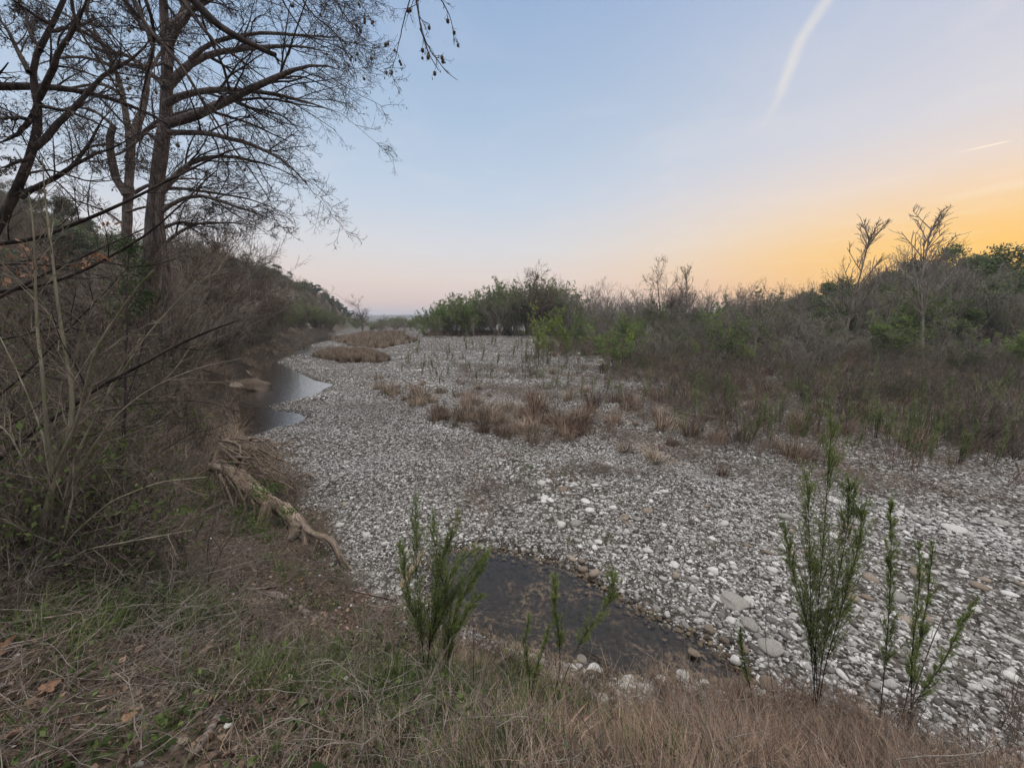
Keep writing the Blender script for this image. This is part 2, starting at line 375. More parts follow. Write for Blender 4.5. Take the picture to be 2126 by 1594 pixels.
at = lambda nm: (lambda n: (setattr(n, 'attribute_name', nm), n.outputs['Fac'])[1])(t.new('ShaderNodeAttribute'))
ge = t.new('ShaderNodeNewGeometry'); P0 = ge.outputs['Position']
cells = []
vo = t.new('ShaderNodeTexVoronoi', feature='F1'); t.put(vo.inputs['Vector'], P0); vo.inputs['Scale'].default_value = 11.; vo.inputs['Randomness'].default_value = 1.
sx = t.new('ShaderNodeSeparateXYZ'); t.put(sx.inputs[0], vo.outputs['Color'])
shade = t.maprange(vo.outputs['Distance'], .25, .62, 1, 0)
peb = t.ramp(sx.outputs[0], [(0, (.10, .09, .08)), (.3, (.24, .22, .20)), (.65, (.36, .34, .31)), (1, (.50, .48, .45))])
dirt = t.mix(t.maprange(t.noise(P0, 3, 5), .35, .65), (.035, .028, .022), (.085, .072, .058))
gravel_c = t.mix(shade, dirt, peb)
big = t.maprange(t.noise(P0, .5, 5), .45, .6); gravel_c = t.mix(t.math('MULTIPLY', big, .45), gravel_c, dirt)
veg = t.mix(t.maprange(t.noise(P0, .8, 5), .4, .6), (.07, .052, .038), (.05, .052, .028))
gravel_c = t.mix(t.math('MULTIPLY', at('thick'), t.maprange(t.noise(P0, .5, 4), .25, .6)), gravel_c, veg)
litter = t.mix(t.maprange(t.noise(P0, 28, 5, .7), .35, .65), (.030, .022, .017), (.12, .088, .064))
litter = t.mix(t.maprange(t.noise(P0, 3.1, 4), .5, .65, 0, .55), litter, (.045, .05, .025))
hillc = t.mix(t.maprange(t.noise(P0, .9, 6), .35, .62), (.05, .035, .024), (.13, .095, .066))
hillc = t.mix(t.maprange(t.noise(P0, .45, 5), .55, .68), hillc, (.05, .055, .025))
hillc = t.mix(t.maprange(t.noise(P0, 1.3, 4), .66, .72), hillc, (.42, .38, .33))
bankc = t.mix(at('hill'), litter, hillc)
sp = t.new('ShaderNodeSeparateXYZ'); t.put(sp.inputs[0], P0)
strata = t.new('ShaderNodeTexWave', wave_type='BANDS', bands_direction='Z'); t.put(strata.inputs[0], P0); strata.inputs['Scale'].default_value = .55; strata.inputs['Distortion'].default_value = 5; strata.inputs['Detail'].default_value = 4
rock = t.mix(strata.outputs['Fac'], (.16, .13, .10), (.55, .49, .42))
bankc = t.mix(t.math('MULTIPLY', at('cliff'), t.maprange(t.noise(P0, .3, 4), .35, .5)), bankc, rock)
col = t.mix(at('soil'), gravel_c, bankc)
algae = t.math('MULTIPLY', t.maprange(t.noise(P0, 2.2, 3, .5), .42, .62), t.maprange(t.noise(P0, 15, 6, .72), .48, .60))
bed = t.mix(algae, (.105, .095, .082), (.48, .38, .26))
col = t.mix(at('poolbed'), col, bed); col = t.mix(at('streambed'), col, (.085, .062, .04))
wet = t.mix(1., col, (.42, .40, .38), 'MULTIPLY'); col = t.mix(at('wet'), col, wet)
far = t.mix(t.maprange(t.noise(P0, .03, 5), .4, .6), (.09, .085, .06), (.05, .065, .035))
col = t.mix(at('far'), col, far)
bh = t.math('ADD', t.math('MULTIPLY', shade, t.math('SUBTRACT', 1., at('soil'))), t.math('MULTIPLY', t.noise(P0, 22, 5), .8))
bp = t.new('ShaderNodeBump'); bp.inputs['Strength'].default_value = .8; bp.inputs['Distance'].default_value = .025; t.put(bp.inputs['Height'], bh)
pb = t.new('ShaderNodeBsdfPrincipled'); t.put(pb.inputs['Base Color'], col); pb.inputs['Roughness'].default_value = .95; pb.inputs['Specular IOR Level'].default_value = .15
t.l.new(bp.outputs[0], pb.inputs['Normal']); finish(t, pb.outputs[0])
me = mesh_np("ground", VV, [quads], gm, True)
set_attr(me, 'soil', soil); set_attr(me, 'thick', thick*(1-soil)); set_attr(me, 'hill', sstep(3, 6, Bd)*sstep(4, 8, Rr_)); set_attr(me, 'cliff', cliffm)
set_attr(me, 'poolbed', sstep(-.03, .12, PP)); set_attr(me, 'streambed', sstep(-.05, .3, PS)*(1-soil)); set_attr(me, 'far', sstep(90, 200, Rr_)*(Bd < 2))
set_attr(me, 'wet', np.maximum(sstep(-.16, -.02, PP), sstep(-.5, -.05, PS)*.8))
tag(obj("ground", me), kind='structure')

# ---- water sheets
def water(name, poly, grow_, z, rip, dark, gl=.03, refl=1.1):
    m, t = material(name); ge = t.new('ShaderNodeNewGeometry')
    mp = t.new('ShaderNodeMapping'); t.put(mp.inputs[0], ge.outputs['Position']); mp.inputs['Scale'].default_value = (1, 1, 1); mp.inputs['Rotation'].default_value = (0, 0, .35)
    mp.inputs['Scale'].default_value = (1., 2.4, 1.)
    n = t.noise(mp.outputs[0], rip[0], 4, .6, .3)
    b = t.new('ShaderNodeBump'); b.inputs['Strength'].default_value = rip[1]; b.inputs['Distance'].default_value = rip[2]; t.put(b.inputs['Height'], n)
    g = t.new('ShaderNodeBsdfGlossy'); g.inputs['Roughness'].default_value = gl; g.inputs['Color'].default_value = (.95, .95, .95, 1); t.l.new(b.outputs[0], g.inputs['Normal'])
    tr = t.new('ShaderNodeBsdfTransparent'); tr.inputs[0].default_value = (*dark, 1)
    fr = t.new('ShaderNodeFresnel'); fr.inputs[0].default_value = 1.36; t.l.new(b.outputs[0], fr.inputs['Normal'])
    mx = t.new('ShaderNodeMixShader'); t.put(mx.inputs[0], t.math('MULTIPLY', fr.outputs[0], refl, clamp=True)); t.l.new(tr.outputs[0], mx.inputs[1]); t.l.new(g.outputs[0], mx.inputs[2]); finish(t, mx.outputs[0])
    c = poly.mean(0); import mathutils
    nseg = len(poly); out = []
    for k in range(nseg):
        a = poly[k-1]; b_ = poly[k]; d = poly[(k+1) % nseg]; tt = (d-a)/np.linalg.norm(d-a); nn = np.array([tt[1], -tt[0]])
        q = b_+nn*grow_
        if inside(np.array([q[0]]), np.array([q[1]]), poly)[0]: q = b_-nn*grow_
        out.append(q)
    vs = [mathutils.Vector((p[0], p[1], 0)) for p in out]
    tris = mathutils.geometry.tessellate_polygon([vs])
    V = np.array([(p[0], p[1], z) for p in out])
    tris = [tr_ if np.cross(out[tr_[1]]-out[tr_[0]], out[tr_[2]]-out[tr_[0]]) > 0 else tr_[::-1] for tr_ in tris]
    me = mesh_np(name, V, [np.array(tris)], m)
    return tag(obj(name, me), kind='structure')
water("pool_water", POOL, .22, -.075, (9., .06, .01), (.90, .88, .84), .01, 1.2)
water("stream_water", STREAM, .30, -.075, (2.6, .35, .05), (.50, .45, .36), .05, 2.1)

# ---- pebbles
import mathutils
def ico(sub):
    import bmesh
    bm = bmesh.new(); bmesh.ops.create_icosphere(bm, subdivisions=sub, radius=1.)
    V = np.array([v.co[:] for v in bm.verts]); Fa = np.array([[v.index for v in f.verts] for f in bm.faces]); bm.free(); return V, Fa
IC = {s: ico(s) for s in (1, 2, 3, 4)}
def stone_mesh(name, seed, mat, sub=2, flat=.5, angular=.25, rough=.06):
    r = np.random.default_rng(seed); V, Fa = IC[sub]; V = V.copy()
    for _ in range(9):                                        # chisel a few planes off the ball
        n = nrm(r.normal(size=3)); d = r.uniform(.62, .95); k = V@n-d; V = V-np.where(k > 0, k*(1-angular*.4), 0)[:, None]*n
    for q in range(3):
        f = r.normal(size=3)*(2.0+2*q); V = V*(1+rough/(q+1)*np.sin(V@f+r.uniform(0, 6)))[:, None]
    V *= np.array([1., r.uniform(.65, .95), flat*r.uniform(.75, 1.2)])
    return mesh_np(name, V, [Fa], mat, True)
M_PEB = mat_stone("pebble", [(0, (.045, .037, .032)), (.18, (.13, .115, .10)), (.45, (.29, .272, .25)), (.75, (.44, .42, .395)), (1, (.70, .68, .65))])
rg = np.random.default_rng(11)
peb_protos = [stone_mesh("pebble_%02d" % k, 40+k, M_PEB, 2, .46) for k in range(9)]
def polar_pts(n, r0, r1, a0, a1, p=1.0):
    u = rg.uniform(0, 1, n); r = (r0**(2-p)+u*(r1**(2-p)-r0**(2-p)))**(1/(2-p)); a = np.radians(rg.uniform(a0, a1, n)); return r*np.sin(a), r*np.cos(a)
PX, PYy, SZ = [], [], []
for n, r0, r1, sa, sb in ((120000, 2.6, 10, .008, .027), (4200, 2.6, 12, .028, .058), (96000, 9, 20, .015, .040), (60000, 18, 36, .034, .075), (26000, 34, 75, .07, .13)):
    x, y = polar_pts(n, r0, r1, -62, 60, 0.6 if r0 < 5 else .9); PX.append(x); PYy.append(y); SZ.append(sa+(sb-sa)*rg.uniform(0, 1, n)**2.0)
PX = np.concatenate(PX); PYy = np.concatenate(PYy); SZ = np.concatenate(SZ)
h, b, ps, pp, ba = height(PX, PYy, True)
SZ = SZ*np.clip(.85+.25*wave(PX, PYy, 3.3, 22)+.25*(PX > 0)*(PYy < 8), .5, 1.7)
thk = sstep(9.5, 20, PYy+.1*np.abs(PX)+3*wave(PX, PYy, 9, 4))*sstep(2, 10, PX-(-.02*PYy)+2*wave(PX, PYy, 8, 7))
keep = (b < .10+.3*rg.uniform(0, 1, len(b))**3) & (ps < -.02+.1*rg.random(len(b))) & (pp < .02) & (rg.random(len(b)) > thk*.75) & (rg.random(len(b)) > .6*sstep(.2, 1.2, wave(PX, PYy, 4.5, 28)+.5*wave(PX, PYy, 1.3, 31)-.2))
PX, PYy, SZ, h = PX[keep], PYy[keep], SZ[keep], h[keep]; n = len(PX)
scatter("gravel", np.stack([PX, PYy, h+SZ*.12], 1), np.stack([rg.normal(0, .22, n), rg.normal(0, .22, n), rg.uniform(0, 2*pi, n)], 1),
        SZ[:, None]*np.array([1, 1, 1.])*rg.uniform(.8, 1.2, (n, 3)), peb_protos, rg.integers(0, 9, n), label="pale limestone pebbles covering the river bar")
# wet dark rim stones of the pool and stones lying in it
a = rg.uniform(0, 1, 1500); per = np.vstack([POOL, POOL[:1]]); sl = np.r_[0, np.cumsum(np.linalg.norm(np.diff(per, axis=0), axis=1))]
qx = np.interp(a*sl[-1], sl, per[:, 0])+rg.normal(0, .07, len(a)); qy = np.interp(a*sl[-1], sl, per[:, 1])+rg.normal(0, .07, len(a))
M_WET = mat_stone("wet_pebble", [(0, (.05, .04, .03)), (.5, (.13, .10, .07)), (1, (.24, .19, .13))])
wp = [stone_mesh("wet_pebble_%02d" % k, 90+k, M_WET, 2, .6) for k in range(4)]
ppq = sd(qx, qy, POOL); m = ppq > -.10; qx, qy = qx[m], qy[m]; n = len(qx); s = .012+.035*rg.random(n)**2
scatter("wet_gravel", np.stack([qx, qy, height(qx, qy)+s*.3], 1), np.stack([rg.normal(0, .2, n), rg.normal(0, .2, n), rg.uniform(0, 6, n)], 1), s[:, None]*np.ones(3), wp, rg.integers(0, 4, n), label="dark wet pebbles round the edge of the pool")
# ---------------------------------------------------------------- bark and leaf materials
M_BARK = mat_bark("grey_brown_bark", (.05, .038, .032), (.20, .165, .145), 12, 26, 1.)
M_TWIG = mat_bark("dark_twigs", (.025, .019, .017), (.075, .057, .048), 3, 12, .2)
M_DARKBARK = mat_bark("dark_bark", (.018, .014, .013), (.075, .058, .05), 6, 9, .7)
M_PALE = mat_bark("pale_green_bark", (.13, .115, .08), (.29, .255, .19), 7, 9, .3, (.12, .14, .06))
M_PALETWIG = mat_bark("pale_twigs", (.10, .078, .06), (.25, .205, .16), 3, 12, .2)
M_GREYTWIG = mat_bark("grey_twigs", (.13, .11, .09), (.30, .26, .215), 3, 12, .2)
M_BRUSH = mat_bark("brush_twigs", (.045, .033, .026), (.235, .19, .155), 3, 12, .2)
M_REDTWIG = mat_bark("reddish_twigs", (.13, .09, .07), (.26, .19, .15), 3, 12, .2)
M_BUD = mat_leaf("buds", (.06, .045, .035), (.13, .09, .06), .2, 6)
M_IVY = mat_leaf("evergreen_leaf", (.03, .06, .015), (.09, .15, .035), .3, 2)
M_JUN = mat_leaf("juniper_leaf", (.05, .068, .035), (.12, .145, .07), .15, .5)
M_GREEN = mat_leaf("fresh_leaf", (.10, .145, .04), (.22, .29, .085), .4, .5)
M_OLIVE = mat_leaf("olive_leaf", (.085, .105, .04), (.19, .21, .085), .3, .4)
M_YELLOW = mat_leaf("yellow_green_leaf", (.16, .23, .04), (.30, .38, .08), .45, .8)
M_SHOOT = mat_leaf("shoot_leaf", (.12, .145, .06), (.28, .31, .14), .35, 4)
M_WAND = mat_leaf("wand_leaf", (.15, .21, .055), (.32, .39, .12), .35, 4)
M_DRYLEAF = mat_leaf("dry_leaf", (.20, .10, .055), (.42, .24, .15), .3, 8)
M_DARKGREEN = mat_leaf("dark_leaf", (.055, .075, .025), (.13, .16, .055), .25, .4)

def pixline(pix, Y, dY=0.):
    n = len(pix); q = np.linspace(0, 1, n)
    return np.array([gy(x, y, Y+dY*k) for (x, y), k in zip(pix, q)])
def limb_tree(name, label, cat, trunk, limbs, Y, rg, m_wood=M_BARK, m_twig=M_TWIG, n=(11, 7, 6, 3), L1=(.28, .5), base_z=None, S=10, buds=True, extra=None, droop=-.02, up1=.10, group=None, r3=.004):
    """trunk and limbs measured on the photograph (pixels, depth in metres, radii in metres); twigs are grown on them"""
    tb = MB(); cb = MB(); T = []
    for pix, r0, r1, dY in trunk:
        p, r = resample(pixline(pix, Y, dY), 26, np.linspace(r0, r1, len(pix)))
        T.append((p, r))
    base = T[0][0][0].copy()
    if base_z is not None:
        foot = np.array([base[0]+.05, base[1], base_z-.15]); p0, r0 = T[0]; k = np.linspace(0, 1, 8)[:-1, None]
        p0 = np.vstack([foot*(1-k)+p0[0]*k, p0]); fl = 1+.55*np.exp(-np.linspace(0, 5, 7)); T[0] = (p0, np.r_[r0[0]*1.05*fl, r0]); base = np.array([base[0], base[1], base_z])
    for p, r in T: tubes(tb, local(p, base), r, S, 0, .05, rg)
    LP, LR = [], []
    for row in limbs:
        pix, r0, r1, dY = row[:4]; y0 = row[4] if len(row) > 4 else Y
        p, r = resample(pixline(pix, y0, dY), 12, np.linspace(r0, r1, len(pix))); r = r*np.r_[np.ones(8), .85, .65, .42, .2]; p = p+np.vstack([np.zeros((1, 3)), np.cumsum(rg.normal(0, .012, (11, 3)), 0)])
        LP.append(p); LR.append(r)
    LP = np.array(LP); LR = np.array(LR); tubes(tb, (LP-base).reshape(-1, 12, 3), LR, 7, 0, .05, rg)
    P1, R1 = grow(LP, LR, n[0], rg, .18, 1., (25, 55), L1, .35, 7, .10, droop, up1, .42, .35, .006)
    P2, R2 = grow(P1, R1, n[1], rg, .15, 1., (25, 60), (.35, .6), .4, 5, .13, droop, .05, .5, .4, r3)
    P3, R3 = grow(P2, R2, n[2], rg, .1, 1., (25, 65), (.35, .7), .4, 4, .18, droop, 0, .6, .5, r3*.62)
    for P, R, s in ((P1, R1, 5), (P2, R2, 4), (P3, R3, 3)): tubes(cb, P-base, R, s)
    if n[3]:
        P4, R4 = grow(P3, R3, n[3], rg, .2, 1., (25, 60), (.4, .8), .3, 3, .2, 0, 0, .8, .6, r3*.5); tubes(cb, P4-base, R4, 3)
    if buds:
        c, d = along(P3, 1, rg, .5, 1.); k = rg.random(len(c)) < .55; leaves(cb, c[k]-base, rg, (.025, .06), .45, np.array([0, 0, -1.])[None]*np.ones((k.sum(), 1)), .5, 1)
    root = empty(name, base, label, cat, group)
    tk = obj("trunk", tb.mesh(name+"_trunk", m_wood, True), root); cr = obj("crown", cb.mesh(name+"_crown", [m_twig, M_BUD]), root)
    if extra: extra(root, base)
    return root, LP, P1, P2

r_ = np.random.default_rng(21)
zb = hz(gy(308, 670, 11.5)[0], 11.5)
def cyp_extra(root, base):
    mb = MB()
    for (px, py, n, s) in ((262, 512, 500, .32), (285, 560, 420, .34), (300, 620, 300, .3), (262, 600, 300, .3), (255, 640, 400, .4)):
        c = gy(px, py, 11.1); pts = c+r_.normal(size=(n, 3))*np.array([s, s*.6, s*.75])*.6; leaves(mb, pts-base, r_, (.05, .13), .4, np.array([[0, 0, -.5]])*np.ones((n, 1)), .8)
    obj("ivy", mb.mesh("ivy", M_IVY), root)
big, LPb, P1b, P2b = limb_tree("bald_cypress", "tallest bare tree with a thick grey trunk leaning over the stream, ivy at its foot", "tree",
 [([(305,690),(310,610),(312,560),(318,470),(325,380),(338,290),(348,200),(345,120),(342,50),(335,-60),(345,-220)], .235, .07, .3),
  ([(345,700),(348,620),(345,560),(335,500),(330,440),(334,400)], .12, .09, 0.)],
 [([(348,256),(400,242),(452,223),(513,195),(565,167),(607,146),(680,132),(712,150)], .125, .03, -1.2),
  ([(345,215),(357,207),(400,190),(470,190),(532,194),(588,202),(660,221),(712,240)], .10, .02, -.5),
  ([(348,180),(390,136),(414,120),(470,106),(532,101),(620,95),(700,112)], .11, .025, .8),
  ([(350,275),(423,275),(470,285),(517,301),(560,320),(598,343),(626,376),(650,408)], .07, .018, -1.),
  ([(332,405),(357,372),(381,343),(414,327),(452,325),(494,329),(565,345),(640,385)], .085, .018, .4),
  ([(330,392),(376,388),(423,400),(470,404),(540,420),(600,452)], .05, .014, 1.2),
  ([(335,440),(376,407),(423,402),(470,423),(517,437),(590,462)], .06, .014, -.6),
  ([(325,480),(357,463),(423,463),(498,462)], .06, .012, .9),
  ([(330,520),(370,480),(420,462),(500,462),(540,470)], .05, .012, 1.4),
  ([(350,140),(352,61),(381,28),(395,-20),(430,-90)], .10, .05, .6),
  ([(352,95),(390,30),(430,-10),(480,-40)], .08, .03, -1.),
  ([(395,125),(430,88),(508,70),(588,68),(659,75),(753,76)], .06, .014, -1.3),
  ([(345,60),(400,15),(470,-20),(560,-40),(650,-20),(730,10)], .07, .02, .9),
  ([(340,-60),(420,-110),(540,-120),(660,-80),(740,-30)], .08, .02, -.4),
  ([(338,-10),(280,-60),(200,-120),(120,-150)], .07, .02, .8),
  ([(345,180),(310,150),(270,110),(225,115),(180,90),(120,60)], .07, .02, .9),
  ([(342,100),(300,60),(262,10),(240,-30)], .06, .02, -.7),
  ([(335,300),(300,270),(278,300),(240,320),(190,345)], .05, .015, -1.),
  ([(345,130),(310,140),(250,125),(215,112)], .04, .012, -1.5)], 11.5, r_, n=(12, 7, 6, 2), base_z=zb, r3=.0062, extra=cyp_extra)
M_CONE = M_BUD
zb2 = hz(gy(262, 600, 16)[0], 16)
limb_tree("bald_cypress", "slimmer bare tree with a forked trunk just behind the tallest tree", "tree",
 [([(262,610),(263,500),(265,420),(270,340),(272,290),(262,250),(256,200),(240,140),(205,80),(180,30)], .18, .045, .5),
  ([(262,405),(240,370),(230,320),(228,285),(236,262)], .14, .10, -.4), ([(274,290),(284,260),(295,235),(302,200),(308,150),(318,100)], .16, .06, .8)],
 [([(272,300),(300,275),(335,250),(390,230),(450,215)], .09, .02, -1.), ([(280,400),(300,388),(340,372),(400,372),(470,380)], .07, .02, -1.), ([(240,140),(190,120),(130,120),(60,140)], .07, .02, 1.),
  ([(256,200),(210,170),(150,180),(90,200)], .07, .02, -1.), ([(236,262),(200,230),(150,220),(90,240)], .06, .02, .8), ([(228,300),(190,300),(140,330),(90,350)], .05, .015, -.7),
  ([(308,150),(330,110),(370,70),(400,20)], .06, .02, .8), ([(318,100),(300,50),(290,0),(290,-50)], .06, .02, -.6), ([(205,80),(150,40),(90,10),(30,-10)], .06, .02, .6), ([(180,30),(190,-20),(180,-70)], .05, .02, 0.),
  ([(262,440),(300,430),(350,425),(420,440)], .05, .015, -.8), ([(262,470),(220,440),(170,420),(110,415)], .05, .015, .6)], 16., np.random.default_rng(5), n=(10, 6, 5, 2), r3=.0075, base_z=zb2)
zb3 = hz(gy(-60, 640, 7.5)[0], 7.5)
limb_tree("river_tree", "crooked dark leafless tree leaning in from the left edge", "tree",
 [([(-70,700),(-50,600),(-20,500),(18,430),(45,372),(66,320),(80,260),(84,215),(70,180),(58,145),(82,105),(108,50),(138,-10),(170,-90)], .082, .026, -.3)],
 [([(72,308),(105,288),(140,240),(175,215),(215,160),(262,148),(310,100),(345,60)], .055, .014, .5, 7.3), ([(84,215),(60,255),(30,285),(-20,305)], .05, .02, .4, 7.2), ([(55,248),(20,246),(-30,246)], .035, .02, .2, 7.2),
  ([(80,205),(105,160),(115,110),(150,75),(180,30),(190,-40)], .05, .015, -.7, 7.2), ([(60,150),(40,110),(10,60),(-20,20)], .04, .014, .5, 7.2), ([(84,220),(120,225),(170,240),(230,275),(300,310)], .03, .008, -.5, 7.2),
  ([(30,405),(70,395),(120,365),(165,330),(190,260),(240,215)], .05, .012, .5, 7.4), ([(45,410),(110,370),(170,330),(240,300),(310,260)], .04, .010, -.5, 7.4), ([(108,50),(70,20),(20,-10)], .035, .012, -.4, 7.2),
  ([(66,320),(30,340),(-30,345)], .03, .012, -.4, 7.3), ([(85,105),(60,60),(50,0)], .035, .012, .6, 7.2), ([(100,65),(150,55),(215,85),(280,170)], .03, .01, .8, 7.2), ([(50,360),(110,350),(200,372),(300,352)], .02, .006, -.8, 7.3)], 7.5, np.random.default_rng(8), M_DARKBARK, n=(9, 7, 5, 2), base_z=zb3)
def branch_thing(name, label, pixs, Y, rg, m=M_DARKBARK, m2=M_TWIG, n=(9, 5, 3), L1=(.2, .4), grav=-.02, group=None, ang=(25, 50), cones=0, cat="branch", r3=.0022):
    """a limb reaching into the picture from a tree that stands outside it"""
    LP, LR = [], []
    for pix, r0, r1, dY in pixs:
        p, r = resample(pixline(pix, Y, dY), 14, np.linspace(r0, r1, len(pix))); p[1:] += np.cumsum(rg.normal(0, .004, (13, 3)), 0); LP.append(p); LR.append(r)
    LPs = np.array(LP); LRs = np.array(LR); base = LPs[0, 0].copy(); root = empty(name, base, label, cat, group)
    for i in range(len(LPs)):
        LP = LPs[i:i+1]; LR = LRs[i:i+1]; mb = MB(); tubes(mb, LP-base, LR, 8, 0, .06, rg)
        P1, R1 = grow(LP, LR, n[0], rg, .12, 1., ang, L1, .35, 7, .07, grav, .0, .42, .35, r3*1.6); P2, R2 = grow(P1, R1, n[1], rg, .15, 1., ang, (.3, .55), .4, 5, .1, grav, 0, .55, .4, r3)
        tb = MB(); tubes(tb, P1-base, R1, 4); tubes(tb, P2-base, R2, 3)
        if n[2]: P3, R3 = grow(P2, R2, n[2], rg, .15, 1., ang, (.4, .7), .4, 4, .12, grav, 0, .7, .5, r3*.7); tubes(tb, P3-base, R3, 3); P2 = P3
        c, d = along(P2, 1, rg, .4, 1.); k = rg.random(len(c)) < .5; leaves(tb, c[k]-base, rg, (.012, .03), .5, np.array([0, 0, -1.])[None]*np.ones((k.sum(), 1)), .5, 1)
        if cones:
            c, d = along(P1, 3, rg, .4, 1.); k = rg.integers(0, len(c), cones//len(LPs)); V, Fa = IC[1]
            for q in k: tb.add(V*np.array([.016, .016, .022])*rg.uniform(.7, 1.2)+c[q]-base-np.array([0, 0, .02]), Fa, 1)
        lm = obj("limb", mb.mesh(name+"_limb", m, True), root); obj("twigs", tb.mesh(name+"_twigs", [m2, M_BUD]), lm)
    return root
R3 = np.random.default_rng
branch_thing("overhanging_branch", "thick dark broken branch slanting down from the top edge before the tallest tree",
  [([(340,-60),(395,-5),(450,52),(500,78),(540,98),(574,114)], .045, .028, .1), ([(330,-50),(385,5),(425,58),(457,98)], .03, .014, -.2)], 5.2, R3(31), n=(5, 4, 2), L1=(.1, .3))
branch_thing("overhanging_branch", "slim dark branches sloping steeply down across the tallest trunk from the top edge",
  [([(262,-40),(300,60),(360,110),(420,210),(500,330),(560,420)], .022, .004, -.5), ([(225,-40),(290,40),(330,75),(390,160),(450,270),(520,380)], .018, .004, .3), ([(280,-60),(320,40),(320,110),(300,180),(290,260)], .02, .004, .4), ([(140,-40),(160,60),(210,130),(260,220),(330,300)], .016, .004, .2)], 4.6, R3(32), n=(10, 5, 3), L1=(.2, .4), cones=30)
branch_thing("overhanging_branch", "hanging leafless twig spray with dark cones, alone against the sky at the top",
  [([(868,-60),(862,-10),(868,30),(873,70),(885,110),(905,150)], .011, .003, -.2), ([(860,-30),(835,60),(826,110),(812,160)], .006, .002, .2), ([(872,60),(893,105),(925,150),(950,168)], .006, .002, -.2), ([(880,-60),(920,0),(940,40),(950,90)], .007, .002, .2)], 4.2, R3(33), n=(8, 4, 1), L1=(.16, .34), cones=26, r3=.0016)
branch_thing("overhanging_branch", "leafless twigs with clusters of dark cones hanging left of the lone twig spray",
  [([(640,-60),(690,-10),(720,40),(755,90),(790,105)], .010, .003, -.3), ([(600,-60),(640,20),(700,70),(735,140),(742,165)], .010, .003, .2), ([(560,-60),(600,30),(650,90),(715,120)], .010, .003, .4), ([(700,-60),(745,0),(770,50)], .008, .002, 0.)], 5.0, R3(34), n=(9, 5, 1), L1=(.16, .34), cones=46, r3=.0018)
branch_thing("overhanging_branch", "long level dark limb entering at the left edge and tapering behind the forked trunk",
  [([(-90,178),(0,180),(60,178),(110,181),(160,188),(200,196),(250,213),(300,232),(350,262)], .075, .02, .6), ([(200,196),(250,250),(300,300),(360,330)], .02, .006, -.4)], 8.0, R3(35), n=(12, 6, 4), L1=(.12, .3))
branch_thing("overhanging_branch", "long thin dark branch rising from the left edge across both trunks",
  [([(-60,512),(0,506),(70,496),(120,480),(200,448),(260,418),(330,388),(400,350),(480,310)], .019, .005, -.5), ([(-60,610),(0,604),(60,600),(150,576),(250,520),(330,470),(400,400),(450,352)], .018, .004, .4), ([(-60,650),(60,590),(120,555),(220,515),(300,480)], .016, .004, .2)], 3.4, R3(36), n=(8, 4, 2), L1=(.10, .28), grav=0.)
branch_thing("overhanging_branch", "dark branch low over the left bank sweeping up toward the stream",
  [([(-60,990),(0,948),(66,896),(149,846),(211,797),(272,771),(364,718),(439,688),(500,664)], .024, .006, .2), ([(-60,920),(40,870),(80,840),(100,820)], .010, .004, .1), ([(40,918),(160,908),(260,890),(380,850)], .008, .003, .5), ([(-60,1015),(60,1010),(150,1008),(240,990),(330,965)], .009, .003, .3), ([(-60,1110),(60,1105),(160,1095),(240,1075),(330,1060)], .010, .003, .3)], 3.0, R3(37), n=(7, 4, 2), L1=(.15, .4), grav=0.)
# ---- pale saplings and stick shrubs on the left bank
def ground_at(px, py, z0=1.5):
    z = z0
    for _ in range(14): p = gz(px, py, z); z = .5*z+.5*hz(p[0], p[1])
    return np.array([p[0], p[1], z])
def sapling(name, label, stems, foot, rg, m=M_PALE, m2=M_PALETWIG, n=(9, 5, 3), L1=(.2, .42), leafs=0, up=.25, r3=.0022, S=8):
    b = ground_at(*foot); Y = b[1]; LP, LR = [], []
    for pix, r0, r1, dY in stems:
        p, r = resample(pixline(pix, Y, dY), 22, np.linspace(r0, r1, len(pix))); LP.append(p); LR.append(r)
    LP = np.array(LP); LR = np.array(LR); mb = MB(); tubes(mb, LP-b, LR, S, 0, .05, rg); tb = MB()
    P1, R1 = grow(LP, LR, n[0], rg, .15, 1., (25, 55), L1, .4, 8, .06, .02, up, .38, .3, r3*1.6); P2, R2 = grow(P1, R1, n[1], rg, .2, 1., (25, 55), (.3, .55), .4, 5, .09, .03, 0, .5, .4, r3)
    tubes(tb, P1-b, R1, 5); tubes(tb, P2-b, R2, 3); Pl = P2
    if n[2]: P3, R3_ = grow(P2, R2, n[2], rg, .2, 1., (25, 55), (.3, .6), .4, 4, .1, .03, 0, .6, .5, r3*.7); tubes(tb, P3-b, R3_, 3); Pl = P3
    if leafs: c, d = along(Pl, 1, rg, .3, 1.); k = rg.random(len(c)) < leafs; leaves(tb, c[k]-b, rg, (.03, .06), .5, None, 1., 1)
    root = empty(name, b, label, "sapling"); obj("trunk", mb.mesh(name+"_trunk", m, True), root); obj("crown", tb.mesh(name+"_crown", [m2, M_IVY]), root); return root
sapling("sapling", "pale green-barked sapling with two slim stems rising past the left hillside",
  [([(79,1190),(88,1083),(114,995),(145,907),(154,837),(145,776),(127,688),(116,600),(105,500),(92,400),(88,330)], .022, .003, .4),
   ([(112,1000),(98,900),(92,820),(86,754),(77,688),(74,600),(72,500),(66,440),(60,400)], .014, .003, .2),
   ([(100,1010),(120,960),(160,880),(178,800),(200,720),(240,660),(290,590),(320,560)], .012, .004, -.2)], (79, 1190), R3(41), n=(12, 5, 2), L1=(.10, .3))
sapling("sapling", "dark slender crooked sapling standing between the pale saplings and the exposed roots",
  [([(237,1085),(243,1040),(250,995),(255,907),(262,830),(258,760),(265,690),(262,600),(268,520)], .020, .005, .2), ([(262,830),(280,780),(300,700),(330,620)], .010, .004, .3)], (237, 1085), R3(42), M_DARKBARK, M_TWIG, n=(8, 5, 2), L1=(.15, .35))
